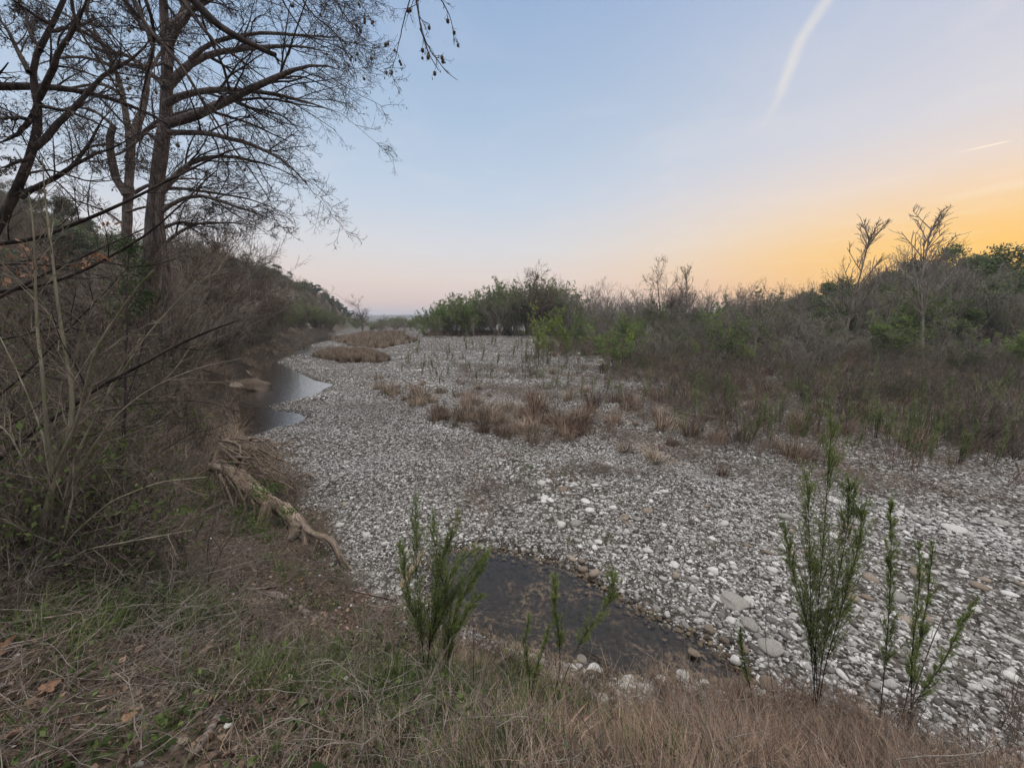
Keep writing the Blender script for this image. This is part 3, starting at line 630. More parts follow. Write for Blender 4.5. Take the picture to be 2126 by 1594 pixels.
sapling("stick_shrub", "pale many-stemmed leafless shrub arching right from the foot of the pale sapling",
  [([(100,1180),(120,1080),(170,960),(240,860),(320,800),(420,760),(500,745)], .010, .003, .5), ([(95,1180),(90,1080),(60,980),(20,900),(-30,860)], .010, .003, .1), ([(100,1190),(150,1110),(230,1040),(330,1000),(430,990)], .008, .004, -.2),
   ([(98,1180),(130,1060),(150,960),(210,840),(300,700),(390,600),(460,560)], .010, .003, .6), ([(96,1180),(110,1050),(90,900),(40,780),(0,700)], .009, .003, .3), ([(96,1190),(40,1130),(-20,1090)], .010, .004, -.1), ([(105,1190),(180,1140),(290,1120),(400,1100)], .009, .003, -.2)],
  (100, 1185), R3(43), n=(10, 6, 2), L1=(.2, .42), up=.15)
sapling("stick_shrub", "grey leafless shrub with whippy stems leaning over the brown stream water",
  [([(300,900),(360,820),(430,740),(500,700),(570,690)], .010, .003, .6), ([(300,900),(350,790),(420,680),(470,600),(520,560)], .010, .003, .4), ([(300,900),(310,780),(330,660),(370,560)], .010, .003, .2), ([(300,900),(380,860),(480,840),(560,850)], .012, .004, .3), ([(300,900),(270,780),(230,680),(180,600)], .009, .003, -.2), ([(300,900),(340,750),(400,640),(520,600),(580,620)], .010, .003, -.4)],
  (300, 905), R3(44), M_BRUSH, M_BRUSH, n=(12, 6, 3), L1=(.25, .5), up=.1)
sapling("stick_shrub", "tangled leafless shrub at the left edge below the brown hillside, with a few green leaves",
  [([(20,1000),(0,880),(-20,760),(20,640)], .015, .004, .2), ([(20,1000),(60,880),(90,780),(60,660),(100,560)], .010, .003, .5), ([(20,1000),(90,920),(180,860),(260,840)], .012, .004, .3), ([(20,1000),(-10,930),(-60,900)], .012, .004, 0.), ([(25,1000),(120,880),(200,720),(230,600)], .009, .003, .6)],
  (20, 1005), R3(45), M_BRUSH, M_BRUSH, n=(12, 6, 3), L1=(.25, .5), up=.1, leafs=.12)

branch_thing("overhanging_branch", "dark twiggy branch fanning over the left hillside just below the long thin one",
  [([(-60,560),(40,545),(120,560),(200,540),(280,560),(360,540)], .012, .004, .3), ([(-60,720),(40,700),(130,680),(220,700),(300,720)], .012, .004, .3), ([(-60,760),(60,770),(160,800),(280,800),(360,830)], .011, .003, .2), ([(-60,860),(30,800),(110,720),(180,650),(260,560)], .012, .004, .2)], 3.6, R3(38), n=(9, 5, 3), L1=(.2, .45), grav=0.)
branch_thing("overhanging_branch", "thin brown whips crossing low over the left bank in front of the exposed roots",
  [([(-60,880),(60,860),(160,870),(280,840),(400,830),(480,850)], .008, .003, .4), ([(-60,1040),(60,1030),(180,1000),(300,960),(420,880)], .009, .003, .4), ([(-60,1180),(60,1140),(180,1120),(300,1090),(380,1050)], .008, .003, .2)], 3.3, R3(39), n=(9, 5, 2), L1=(.15, .4), grav=0.)
# ---------------------------------------------------------------- kinds of shrub and tree, built once (about 4 m tall) and copied
def make_kind(kind, n, seed, **kw):
    out = []
    for i in range(n):
        leaf = kw.get('leaf'); r = np.random.default_rng(seed+i*7+1)
        tb, cb = _shrub(seed+i*7, **kw)
        out.append((tb.mesh(kind+"_trunk", kw.get('wood', M_GREYTWIG), True), cb.mesh(kind+"_crown", [kw.get('wood', M_GREYTWIG), leaf or M_BUD])))
    return out
def _shrub(seed, H=4., stems=9, spread=.45, wood=None, lv=(7, 5, 3), leaf=None, nleaf=0, lsize=(.06, .12), trunk_r=.03, wig=.08, ang=(20, 50), width=.5, L1=(.3, .55), up=.35, r3=.006, blobs=0, blob_r=.45, t0=.2, fall=.4, gr=0.):
    r = np.random.default_rng(seed); a = r.uniform(0, 2*pi, stems); lean = r.uniform(.05, spread, stems)
    d = nrm(np.stack([np.cos(a)*lean, np.sin(a)*lean, np.ones(stems)], 1)); L = H*r.uniform(.62, 1., (stems, 1)); N = 10; p = r.normal(0, .05 if stems > 1 else 0, (stems, 3))*[1, 1, 0]-[0, 0, .15]; out = [p]
    for k in range(N-1): d = nrm(d+wig*r.normal(size=d.shape)+[0, 0, .01]); p = p+d*L/(N-1); out.append(p)
    P0 = np.stack(out, 1); R0 = trunk_r*r.uniform(.7, 1.2, (stems, 1))*np.linspace(1, .22, N)[None]
    tb = MB(); cb = MB(); tubes(tb, P0, R0, 6)
    P1, R1 = grow(P0, R0, lv[0], r, t0, 1., ang, L1, fall, 6, wig*1.2, gr, up, .45, .4, r3*1.4); P2, R2 = grow(P1, R1, lv[1], r, .15, 1., ang, (.35, .6), .4, 4, wig*1.5, gr, .1, .55, .5, r3)
    tubes(cb, P1, R1, 4); tubes(cb, P2, R2, 3); PL = P2
    if lv[2]: P3, R3_ = grow(P2, R2, lv[2], r, .15, 1., ang, (.4, .7), .3, 3, wig*2, 0, .1, .8, .6, r3*.7); tubes(cb, P3, R3_, 3); PL = P3
    if nleaf:
        ends = PL[:, -1]
        if blobs:
            c0 = P1[r.integers(0, len(P1), blobs), -2]; c = c0[r.integers(0, blobs, nleaf)]+nrm(r.normal(size=(nleaf, 3)))*blob_r*r.uniform(.3, 1, (nleaf, 1))*np.array([1, 1, .7]); dd = None
            dd = nrm(r.normal(size=(nleaf, 3))+[0, 0, .3])
        else:
            q = r.integers(0, len(PL), nleaf); f = r.uniform(.1, 1, (nleaf, 1)); c = PL[q, 0]*(1-f)+PL[q, -1]*f+r.normal(0, .02, (nleaf, 3)); dd = nrm(PL[q, -1]-PL[q, 0])
        leaves(cb, c, r, lsize, width, dd, .9, 1)
    return tb, cb
K = {}
K['bare'] = make_kind("bare_shrub", 4, 100, stems=9, spread=.75, lv=(8, 6, 3), wood=M_GREYTWIG, trunk_r=.028, L1=(.3, .6), r3=.007, up=.2)
K['red'] = make_kind("reddish_shrub", 2, 150, stems=10, spread=.7, lv=(8, 6, 3), wood=M_REDTWIG, trunk_r=.022, r3=.006)
K['green'] = make_kind("green_shrub", 3, 200, stems=9, spread=.6, lv=(8, 5, 2), wood=M_GREYTWIG, leaf=M_GREEN, nleaf=6500, lsize=(.07, .15), r3=.006)
K['olive'] = make_kind("olive_shrub", 3, 240, stems=8, spread=.7, lv=(8, 5, 2), wood=M_GREYTWIG, leaf=M_OLIVE, nleaf=6500, lsize=(.06, .14), r3=.007)
K['yellow'] = make_kind("willow", 2, 280, stems=7, spread=.4, lv=(8, 5, 0), wood=M_PALETWIG, leaf=M_YELLOW, nleaf=2600, lsize=(.05, .10), trunk_r=.025, up=.5, L1=(.25, .45))
K['dark'] = make_kind("dark_tree", 3, 300, stems=3, spread=.5, lv=(12, 5, 2), wood=M_DARKBARK, leaf=M_DARKGREEN, nleaf=9000, lsize=(.08, .17), trunk_r=.07, blobs=26, blob_r=.62, up=.1, L1=(.3, .6), ang=(30, 70))
K['juniper'] = make_kind("juniper", 3, 330, stems=2, spread=.3, lv=(14, 5, 0), wood=M_DARKBARK, leaf=M_JUN, nleaf=9000, lsize=(.09, .18), trunk_r=.09, blobs=30, blob_r=.55, up=.1, L1=(.28, .5), ang=(40, 80), t0=.15)
K['tall'] = make_kind("bare_tree", 3, 360, stems=1, spread=.12, lv=(24, 6, 2), gr=.022, wood=mat_bark('sycamore_bark', (.13, .105, .085), (.33, .28, .235), 4, 8, .2), trunk_r=.045, up=.3, L1=(.3, .46), ang=(26, 42), t0=.28, fall=.62, r3=.009, wig=.03)
K['broad'] = make_kind("broad_bare_tree", 3, 390, stems=2, spread=.45, lv=(15, 10, 6), wood=mat_bark('brown_twigs', (.06, .043, .035), (.17, .13, .105), 3, 12, .2), trunk_r=.075, up=.1, L1=(.45, .75), ang=(30, 65), t0=.2, r3=.007, wig=.09)
LABEL = {'bare': ("bare_shrub", "shrub", "leafless grey twiggy shrub"), 'red': ("bare_shrub", "shrub", "leafless reddish brown shrub"), 'green': ("green_shrub", "shrub", "fresh green leafy shrub"),
         'olive': ("green_shrub", "shrub", "olive green loose shrub"), 'yellow': ("willow_shrub", "shrub", "slim willow shrub in pale yellow-green bud"), 'dark': ("leafy_tree", "tree", "dark green round-crowned tree"),
         'juniper': ("juniper", "tree", "dark rounded juniper"), 'tall': ("bare_tree", "tree", "slim leafless tree with upswept branches"), 'broad': ("bare_tree", "tree", "broad leafless tree with dark twigs")}
first = {}
def plant(kind, x, y, hgt, where, group=None, rg=None, lab=None, wid=1., z=None, tilt=(0, 0), var=None):
    rg = rg or r_; v = rg.integers(0, len(K[kind])) if var is None else var; nm, cat, ds = LABEL[kind]; z = hz(x, y) if z is None else z
    key = (kind, v); s = hgt/4.; lab = lab or (ds+" "+where); rz = rg.uniform(0, 6.28)
    if key not in first:
        root = empty(nm, (x, y, z), lab, cat, group, rz); root.scale = (s*wid, s*wid, s); root.rotation_euler = (tilt[0], tilt[1], rz)
        tm, cm = K[kind][v]; obj("trunk", tm, root); obj("crown", cm, root); first[key] = root; return root
    c = copy_thing(first[key], (x, y, z), rz, (s*wid, s*wid, s), lab, group, tilt)
    if not group and 'group' in c: del c['group']
    return c
def plant_px(kind, px, Y, top, where, **kw):
    p = gy(px, top, Y); return plant(kind, p[0], p[1], max(.4, p[2]-hz(p[0], p[1])), where, **kw)
# ---- thickets on the right: skyline measured on the photograph
SKY = np.array([(870,648),(900,632),(930,615),(1010,600),(1050,585),(1100,580),(1170,588),(1200,612),(1260,628),(1330,622),(1400,612),(1480,622),(1560,604),(1640,612),(1700,592),(1800,575),(1850,562),(1900,548),(1990,548),(2050,545),(2126,562),(2400,560)])
q_ = np.random.default_rng(77)
def sky(px): return float(np.interp(px, SKY[:, 0], SKY[:, 1]))
GA = "shrubs of the green thicket past the end of the gravel bar"; GB = "shrubs of the thicket along the right side"; GC = "low shrubs in front of the thicket"
LGA = " in the green thicket past the gravel bar"; LGB = " in the thicket along the right side"; LGC = " low in front of the right thicket"
for px in np.arange(882, 1215, 11):
    for Y, dt in ((56, 18), (62, 0)):
        kd = q_.choice(['green', 'green', 'olive', 'bare']) if px < 1060 else q_.choice(['green', 'olive', 'bare', 'bare', 'olive'])
        x = px+q_.normal(0, 5); plant_px(kd, x, Y+q_.uniform(-2, 3), min(sky(x)+dt+abs(q_.normal(0, 7)), 685), LGA.strip(), group=LABEL[kd][2]+LGA, rg=q_, wid=q_.uniform(.8, 1.15))
for px in np.arange(1205, 2330, 17):
    for Y, dt in ((38, 42), (44, 18), (52, 3)):
        x = px+q_.normal(0, 7)
        if x < 1560: kd = q_.choice(['bare', 'bare', 'olive', 'yellow', 'bare', 'green'])
        elif x < 1830: kd = q_.choice(['bare', 'bare', 'red', 'olive', 'dark']) if Y < 50 else q_.choice(['dark', 'olive', 'bare'])
        else: kd = q_.choice(['dark', 'dark', 'olive', 'bare']) if Y > 40 else q_.choice(['dark', 'olive', 'bare'])
        yy = (Y-3 if x > 1850 else Y)+q_.uniform(-2, 2); plant_px(kd, x, yy, sky(x)+dt+q_.normal(3+10*(x > 1700), 9)-(abs(q_.normal(0, 22)) if kd == 'bare' and Y > 40 else 0), LGB.strip(), group=LABEL[kd][2]+LGB, rg=q_, wid=q_.uniform(.75, 1.1))
for px in np.arange(1225, 2250, 24):
    x = px+q_.normal(0, 9); Y = q_.uniform(21, 34); kd = q_.choice(['bare', 'red', 'olive', 'bare', 'green', 'yellow', 'bare']); plant_px(kd, x, Y, q_.uniform(668, 715), LGC.strip(), group=LABEL[kd][2]+LGC, rg=q_, wid=q_.uniform(.9, 1.4))
# single trees one can point to
for kd, px, Y, top, lab, w, v in [
  ('tall', 1978, 27, 420, "tallest leafless sapling on the right, pale trunk, twigs against the orange sky", 1.25, 0), ('tall', 1792, 29, 448, "tall leafless sapling just left of the tallest one, with upswept orange-lit twigs", 1.1, 1),
  ('tall', 1590, 27, 560, "slim pale leafless sapling standing alone before the middle of the right thicket", .7, 2), ('tall', 2010, 34, 480, "thin leafless tree right of the tallest sapling, between two round crowns", .6, 2),
  ('tall', 1965, 24, 640, "pale leaning sapling with bent-over whips right of the tallest sapling's foot", 1.3, 0),
  ('broad', 1385, 46, 548, "broad leafless tree with many fanned stems above the middle thicket", .8, 0), ('tall', 1435, 44, 548, "thin leafless tree with sparse buds right of the broad fan-shaped tree", .9, 1),
  ('broad', 1110, 55, 566, "leafless grey-topped tree rising from the green thicket", 1.0, 1), ('yellow', 1140, 27, 630, "tall willow in pale bud growing alone at the far end of the open gravel", 1.0, 0),
  ('yellow', 1120, 26, 662, "shorter willow in pale bud at the left foot of the tall one", 1.1, 1), ('yellow', 1180, 27, 650, "willow in pale bud leaning right of the tall one", .9, 1), ('bare', 1235, 33, 602, "thin grey leafless shrub right of the pale willows", .6, 2),
  ('tall', 985, 50, 640, "small dark-stemmed tree at the near edge of the green thicket", 1.2, 2), ('tall', 912, 52, 655, "thin pale shoot-like tree before the left end of the green thicket", .7, 1),
  ('red', 1870, 16, 800, "small crooked dark shrub on the pebbles right of centre", .9, 0), ('bare', 1700, 24, 655, "half-dead grey shrub with arching limbs before the right thicket", 1.5, 1),
  ('bare', 1640, 28, 612, "grey leafless tree with a crooked spreading limb", 1.2, 3), ('green', 1835, 25, 650, "bright leafy shrub at the foot of the tall saplings", 1.2, 0), ('green', 1960, 31, 610, "loose green shrub behind the leaning sapling", 1.1, 1)]:
    plant_px(kd, px, Y, top, "", lab=lab, wid=w, var=min(v, len(K[kd])-1), rg=q_)
for px, top, Y, s in ((1930, 518, 50, 1.), (1975, 512, 52, 1.1), (2045, 510, 50, 1.2), (1745, 566, 52, 1.), (1850, 545, 50, 1.), (2110, 552, 46, 1.2)):
    plant_px('dark', px, Y, top, "", lab="round-crowned tree on the right skyline, its leaves rimmed by the orange glow", group="round crowns on the right skyline", wid=s*.8, rg=q_)
# yellow-green bush on the gravel edge
bb = MB(); rr = R3(61); P0 = np.array([gy(1308, 705, 30)]); z = hz(P0[0, 0], 30); base = np.array([P0[0, 0], 30, z])
tb_, cb_ = _shrub(612, H=1.9, stems=5, spread=.8, lv=(6, 4, 0), leaf=1, nleaf=2600, lsize=(.08, .16), trunk_r=.02, width=.7)
M_LIME = mat_leaf("lime_leaf", (.20, .30, .03), (.36, .46, .07), .5, 2)
root = empty("lime_green_bush", base, "small bright lime-green bush beside the open gravel", "bush"); obj("trunk", tb_.mesh("bush_trunk", M_DARKBARK), root); obj("crown", cb_.mesh("bush_crown", [M_DARKBARK, M_LIME]), root)
for k in range(16):
    px = q_.uniform(1180, 2110); plant_px('tall', px, q_.uniform(24, 42), sky(px)+q_.uniform(-22, 45), 'beside the shrubs along the right side', group='small pale leafless saplings among the right thicket', rg=q_, wid=.8, lab='small pale leafless sapling among the shrubs along the right side')
# ---- far valley beyond the bar
for k in range(80):
    px = q_.uniform(690, 905); Y = q_.uniform(70, 150) if px > 765 else q_.uniform(105, 240); x = gy(px, 670, Y)[0]
    if float(bank_d(np.array([x]), np.array([Y]))[0]) > (-2 if px > 765 else 6): continue
    kd = q_.choice(['green', 'olive', 'olive', 'bare']); plant(kd, x, Y, q_.uniform(1.3, 2.8), "far down the valley", LABEL[kd][2]+" far down the valley", q_, wid=1.5)
plant_px('broad', 793, 100, 655, "", lab="tiny leafless tree far down the valley near the end of the hill", rg=q_)
plant_px('broad', 748, 92, 620, "", lab="lone leafless tree standing clear of the hill's far end", rg=q_, wid=.9)
# ---- left hillside
HG = " on the left hillside"
n = 0
for k in range(1400):
    Y = 14+q_.random()**.8*210; a = q_.uniform(-52, -17); x = Y*tan(radians(a)); b = float(bank_d(np.array([x]), np.array([Y]))[0])
    if b < 4.0 or b > 42: continue
    if Y < 60 and q_.random() < .25: continue
    near_c = abs(Y-88) < 34 and b < 9.5 and q_.random() < .8
    if near_c: continue
    kd = 'juniper' if (Y > 55 and q_.random() < .75) or (Y <= 55 and q_.random() < .45) else q_.choice(['broad', 'bare', 'olive'])
    plant(kd, x, Y, q_.uniform(2.6, 4.6)*(1.15 if kd == 'broad' else 1), HG.strip(), LABEL[kd][2]+HG, q_, wid=1.15 if kd == 'juniper' else 1.); n += 1
    if n >= 210: break
# riverside belt of leafless trees reaching over the stream
BG = " along the left edge of the stream"
for k in range(300):
    Y = 13+q_.random()**1.3*75; i_ = np.interp(Y, BANK[::1, 1][np.argsort(BANK[:, 1])], BANK[np.argsort(BANK[:, 1]), 0]); x = i_-q_.uniform(-.5, 6.)
    if not .55 < float(bank_d(np.array([x]), np.array([Y]))[0]) < 7 or sd(np.array([x]), np.array([Y]), STREAM)[0] > -.6: continue
    kd = q_.choice(['broad', 'bare', 'broad', 'bare', 'bare', 'red']) if Y < 45 else q_.choice(['bare', 'olive', 'green', 'broad'])
    hgt = q_.uniform(2.2, 4.6) if Y < 40 else q_.uniform(2.5, 4)
    plant(kd, x, Y, hgt, BG.strip(), LABEL[kd][2]+BG, q_, wid=1.2, tilt=(0, .12))
for px, Y, top, lab in ((470, 24, 462, "wide leafless tree right behind the tallest tree, its domed crown against the sky"), (520, 30, 490, "second domed leafless tree farther along the stream bank"), (410, 20, 470, "leafless tree close behind the tallest trunk's right side"), (548, 40, 560, "small leafless tree where the wooded bank meets the sky"), (385, 22, 448, "leafless domed tree left of the wide one behind the tallest tree"), (440, 27, 478, "leafless domed tree between the wide one and the second domed one"), (500, 34, 520, "low leafless tree under the second domed one"), (560, 44, 572, "last leafless tree before the juniper-covered end of the hill")):
    p = gy(px, top, Y); x = p[0]
    while float(bank_d(np.array([x]), np.array([float(Y)]))[0]) < 2.2: x -= .4
    plant('broad', x, Y, p[2]-hz(x, Y), '', lab=lab, rg=q_, wid=.85)
# ---------------------------------------------------------------- ground cover of the bank
M_DRY = mat_leaf("dry_grass", (.050, .034, .024), (.46, .35, .25), .2, 2.2, isl=1.3)
M_DRY2 = mat_leaf("reddish_dry_grass", (.055, .032, .024), (.33, .225, .16), .2, .7, isl=1.3)
M_GRASS = mat_leaf("green_grass", (.03, .05, .014), (.15, .20, .06), .3, 2.5, isl=1.1)
M_LITTER = mat_leaf("leaf_litter", (.06, .036, .024), (.36, .24, .165), .15, 5, isl=1.2)
M_STICK = mat_bark("dead_stick", (.06, .043, .034), (.31, .25, .21), 3, 14, .3)
M_DRIFT = mat_bark("weathered_wood", (.14, .105, .08), (.44, .36, .29), 8, 10, .9)
M_ROOT = mat_bark("root_wood", (.06, .042, .032), (.40, .31, .235), 7, 10, 1., (.12, .10, .05))
e_ = R3(51)
def tuft(name, n, h, w, mat, seed, lean=.4, curl=.35, rad=.05, N=5):
    r = R3(seed); mb = MB(); a = r.uniform(0, 2*pi, n); q = rad*np.sqrt(r.random(n)); blades(mb, np.stack([q*np.cos(a), q*np.sin(a), -.02*np.ones(n)], 1), r, h, w, lean, curl, N, 0, a+r.normal(0, .7, n)); return mb.mesh(name, mat)
def weedlet(name, seed, mat, n=40, h=.12):
    r = R3(seed); mb = MB(); p = r.normal(0, .07, (n, 3))*[1, 1, 0]; p[:, 2] = r.uniform(.0, h, n); leaves(mb, p, r, (.02, .05), .6, np.array([[0, 0, .3]])*np.ones((n, 1)), 1.); return mb.mesh(name, mat)
def tangle(name, seed, mat, n=26, L=.5, rad=.0022, z=.12):
    r = R3(seed); mb = MB(); p = r.normal(0, .18, (n, 3))*[1, 1, .2]+[0, 0, z*.5]; d = nrm(r.normal(size=(n, 3))*[1, 1, .45]+[0, 0, .15]); out = [p]
    for k in range(5): d = nrm(d+.22*r.normal(size=d.shape)); p = p+d*L*r.uniform(.5, 1, (n, 1))/5; out.append(p)
    P = np.stack(out, 1); R = rad*r.uniform(.5, 1.4, (n, 1))*np.linspace(1, .5, 6)[None]; tubes(mb, P, R, 3); P2, R2 = grow(P, R, 2, r, .2, 1, (25, 60), (.3, .5), .3, 4, .15, 0, 0, .6, .5, .0008); tubes(mb, P2, R2, 3); return mb.mesh(name, mat)
dry_p = [tuft("dry_tuft_%d" % k, (44, 20)[k % 2], ((.12, .34), (.2, .5))[k % 2], (.0026, .0042)[k % 2], M_DRY, 400+k, .8, .5, .07, 7) for k in range(4)]
red_p = [tuft("red_tuft_%d" % k, 30, (.18, .46), .0024, M_DRY2, 420+k, .5, .35, .08) for k in range(3)]
grn_p = [tuft("green_tuft_%d" % k, 34, (.10, .30), .0032, M_GRASS, 440+k, .45, .3, .05) for k in range(3)]
sho_p = [tuft("short_dry_tuft_%d" % k, 30, (.06, .20), .0026, M_DRY, 460+k, .9, .4, .07, 4) for k in range(3)]
wee_p = [weedlet("weedlet_%d" % k, 480+k, M_GRASS) for k in range(3)]
tan_p = [tangle("twig_tangle_%d" % k, 500+k, M_STICK if k % 2 else M_GREYTWIG) for k in range(4)]
def lay(name, n, protos, region, rg, sc=(.7, 1.3), tilt=.15, label=None, dz=0., r0=.5, r1=9, a=(-64, 64), p=1.1):
    x, y = (lambda u, aa: (u*np.sin(aa), u*np.cos(aa)))((r0**(2-p)+rg.random(n)*(r1**(2-p)-r0**(2-p)))**(1/(2-p)), np.radians(rg.uniform(a[0], a[1], n)))
    h, b, ps, pp, ba = height(x, y, True); k = region(x, y, b, ps, pp, rg.random(n)); x, y, h = x[k], y[k], h[k]; m = len(x); s = rg.uniform(sc[0], sc[1], m)
    return scatter(name, np.stack([x, y, h+dz], 1), np.stack([rg.normal(0, tilt, m), rg.normal(0, tilt, m), rg.uniform(0, 2*pi, m)], 1), s[:, None]*np.ones(3), protos, rg.integers(0, len(protos), m), label=label)
def right_lip(x, y): return sstep(-1.1, .3, x+.35*wave(x, y, 1.2, 2))            # tall dry grass grows from the middle to the right
def logfree(x, y, u, k): return u > k*np.exp(-(((x+4.2)*.85-(y-5.7)*.53)/1.6)**2-(((x+4.2)*.53+(y-5.7)*.85)/1.0)**2)*2.5
near = lambda x, y: np.hypot(x, y) > 1.0
lay("dry_grass", 7000, dry_p, lambda x, y, b, ps, pp, u: (b > 1.15) & (u < right_lip(x, y)*(.35+.65*sstep(-.5, .7, wave(x, y, .9, 6)))) & near(x, y), e_, (.5, .95), .35, "matted tan dry grass on the bank in front", r1=5.5)
lay("low_dry_grass", 4200, dry_p+sho_p, lambda x, y, b, ps, pp, u: (b > .1) & (b < 1.3) & (u < right_lip(x, y)*.7) & near(x, y), e_, (.3, .6), .35, "short tan grass on the slope down to the pool", r1=5.5)
lay("front_corner_grass", 2600, red_p+dry_p[:2], lambda x, y, b, ps, pp, u: (b > -.15) & (b < 1.4) & (x > 1.1) & (u < .75*sstep(1.0, 2.2, x)), e_, (.6, 1.1), .3, "taller reddish dry grass at the right front corner", r0=1.5, r1=6., a=(20, 64))
wid_p = [tuft("broad_dry_tuft_%d" % k, 12, (.15, .4), .0075, M_DRY2, 430+k, .7, .5, .07, 8) for k in range(3)]
lay("broad_dry_weeds", 1500, wid_p, lambda x, y, b, ps, pp, u: (b > .3) & (u < sstep(-.8, 1.0, x)*.9) & near(x, y), e_, (.6, 1.15), .25, "curled broad dead grass blades along the front of the bank", r1=5.)
lay("reddish_dry_weeds", 3000, red_p, lambda x, y, b, ps, pp, u: (b > .5) & (u < sstep(-.3, 1.6, x)*.9) & near(x, y), e_, (.7, 1.25), .2, "reddish brown dead weeds on the bank at the right front", r1=5.5)
lay("green_grass", 4200, grn_p, lambda x, y, b, ps, pp, u: (b > .15) & (u < .05+.55*sstep(.35, .9, wave(x, y, 1.2, 11))) & near(x, y), e_, (.6, 1.25), .2, "tufts of green grass among the dry grass on the bank", r1=7)
lay("short_dry_grass", 4800, sho_p, lambda x, y, b, ps, pp, u: (b > .25) & logfree(x, y, u, .9) & (u < .62-.6*sstep(-.4, .5, wave(x, y, .8, 17))) & near(x, y), e_, (.6, 1.3), .3, "short flattened dry grass over the left bank", r1=11, a=(-66, 20))
lay("low_green_weeds", 5200, wee_p, lambda x, y, b, ps, pp, u: (b > .3) & logfree(x, y, u, .7) & (u < .05+.6*sstep(.3, 1.0, wave(x, y, 1.1, 23))) & near(x, y), e_, (.6, 1.4), .2, "low green herbs on the left bank", r1=10, a=(-66, 15))
lay("dead_twigs", 2600, tan_p, lambda x, y, b, ps, pp, u: (b > .2) & (u < .35+.5*(x < -2.)) & near(x, y), e_, (.5, 1.2), .2, "loose dead twigs strewn over the bank", r1=12)
n = 42000; rr_ = 1.+13*e_.random(n)**1.3; aa_ = np.radians(e_.uniform(-66, 60, n)); x, y = rr_*np.sin(aa_), rr_*np.cos(aa_); h, b, ps, pp, ba = height(x, y, True)
k = (b > .1) & (e_.random(n) < np.where(x < 0, 1., .45)); P = np.stack([x, y, h+.004+.012*e_.random(n)], 1)[k]
mb = MB(); dd = nrm(e_.normal(size=(len(P), 3))*[1, 1, .25]); leaves(mb, P, e_, (.015, .065), .65, dd, .15)
o = tag(obj("leaf_litter", mb.mesh("leaf_litter", M_LITTER)), "brown fallen leaves scattered over the left bank", kind='stuff')
mound = gz(1115, 1375, .25)
lay("straw_mound", 2600, dry_p, lambda x, y, b, ps, pp, u: (u < 1.4*np.exp(-((x-mound[0])/.75)**2-((y-mound[1])/.45)**2)) & (pp < -.05), e_, (.35, .75), .6, "mound of tan straw drooping toward the pool", r0=2.2, r1=4.8, a=(-12, 32))
lay("gravel_debris", 9000, tan_p+red_p+wid_p[:1], lambda x, y, b, ps, pp, u: (b < -.8) & (pp < -.8) & (u < .85*sstep(-.4, 1.0, wave(x, y, 2.6, 19)-.2+.5*sstep(7, 12, y)+.2*sstep(0, 5, x))*sstep(5.5, 9, y)), e_, (.5, 1.2), .35, "dead reddish brown debris caught among the pebbles", r0=5, r1=26, a=(-8, 60), p=.8)
gA, gB, gC = [ground_at(*q, 1.5) for q in ((1140, 1490), (905, 1450), (270, 1250))]
lay("lush_grass", 5200, grn_p, lambda x, y, b, ps, pp, u: (u < np.maximum(np.maximum(1.3*np.exp(-((x-gA[0])/.34)**2-((y-gA[1])/.22)**2), 1.2*np.exp(-((x-gB[0])/.36)**2-((y-gB[1])/.2)**2)), .8*np.exp(-((x-gC[0])/.6)**2-((y-gC[1])/.35)**2))), e_, (.8, 1.35), .3, "greener grass clumps on the bank", r0=1.0, r1=4.2, a=(-60, 30), p=1.)
# bits of pale stone poking through the soil
n = 900; rr_ = 1.2+9*e_.random(n)**1.2; aa_ = np.radians(e_.uniform(-62, 30, n)); x, y = rr_*np.sin(aa_), rr_*np.cos(aa_); h, b, ps, pp, ba = height(x, y, True); k = b > .2; x, y, h = x[k], y[k], h[k]; m = len(x); s = .01+.025*e_.random(m)**2
scatter("stone_bits", np.stack([x, y, h+s*.1], 1), np.stack([e_.normal(0, .3, m)]*2+[e_.uniform(0, 6, m)], 1), s[:, None]*np.ones(3), peb_protos, e_.integers(0, 9, m), label="small pale stones half buried in the bank soil")
# undergrowth of the left bank
M_BRUSHLEAF = mat_leaf("brush_leaf", (.05, .075, .02), (.13, .165, .05), .35, 1.2)
def brush(name, seed, leafy, H=1.1):
    tb, cb = _shrub(seed, H=H, stems=9, spread=1.1, lv=(6, 4, 1), nleaf=leafy, lsize=(.025, .06), trunk_r=.007, r3=.0022, L1=(.3, .6), wig=.12, leaf=1)
    for (kk, sl), fl in tb.F.items():
        pass
    V = np.concatenate(tb.V); cb.add(V, np.concatenate(tb.F[(4, 0)]), 0); return cb.mesh(name, [M_BRUSH, M_BRUSHLEAF])
br_p = [brush("brush_%d" % k, 600+k, (120, 0, 300, 40)[k]) for k in range(4)]
def dens(b, x, y): return sstep(1.0, 2.4, b)*sstep(3.2, 6.0, np.hypot(x, y))*sstep(-1.6, -3.6, x+.1*y*0)
lay("undergrowth", 3600, br_p, lambda x, y, b, ps, pp, u: logfree(x, y, u, 1.) & (u < dens(b, x, y)*(.45+.55*sstep(-.4, .8, wave(x, y, 2.3, 4)))) , e_, (.5, 1.35), .25, "tangled undergrowth of twigs and small green leaves on the left bank", r0=2.5, r1=34, a=(-60, -15), p=.9)
lay("hill_scrub", 3000, br_p, lambda x, y, b, ps, pp, u: (b > 2.0), e_, (1.3, 2.8), .2, "low scrub covering the left hillside", r0=14, r1=170, a=(-56, -16), p=1.0)
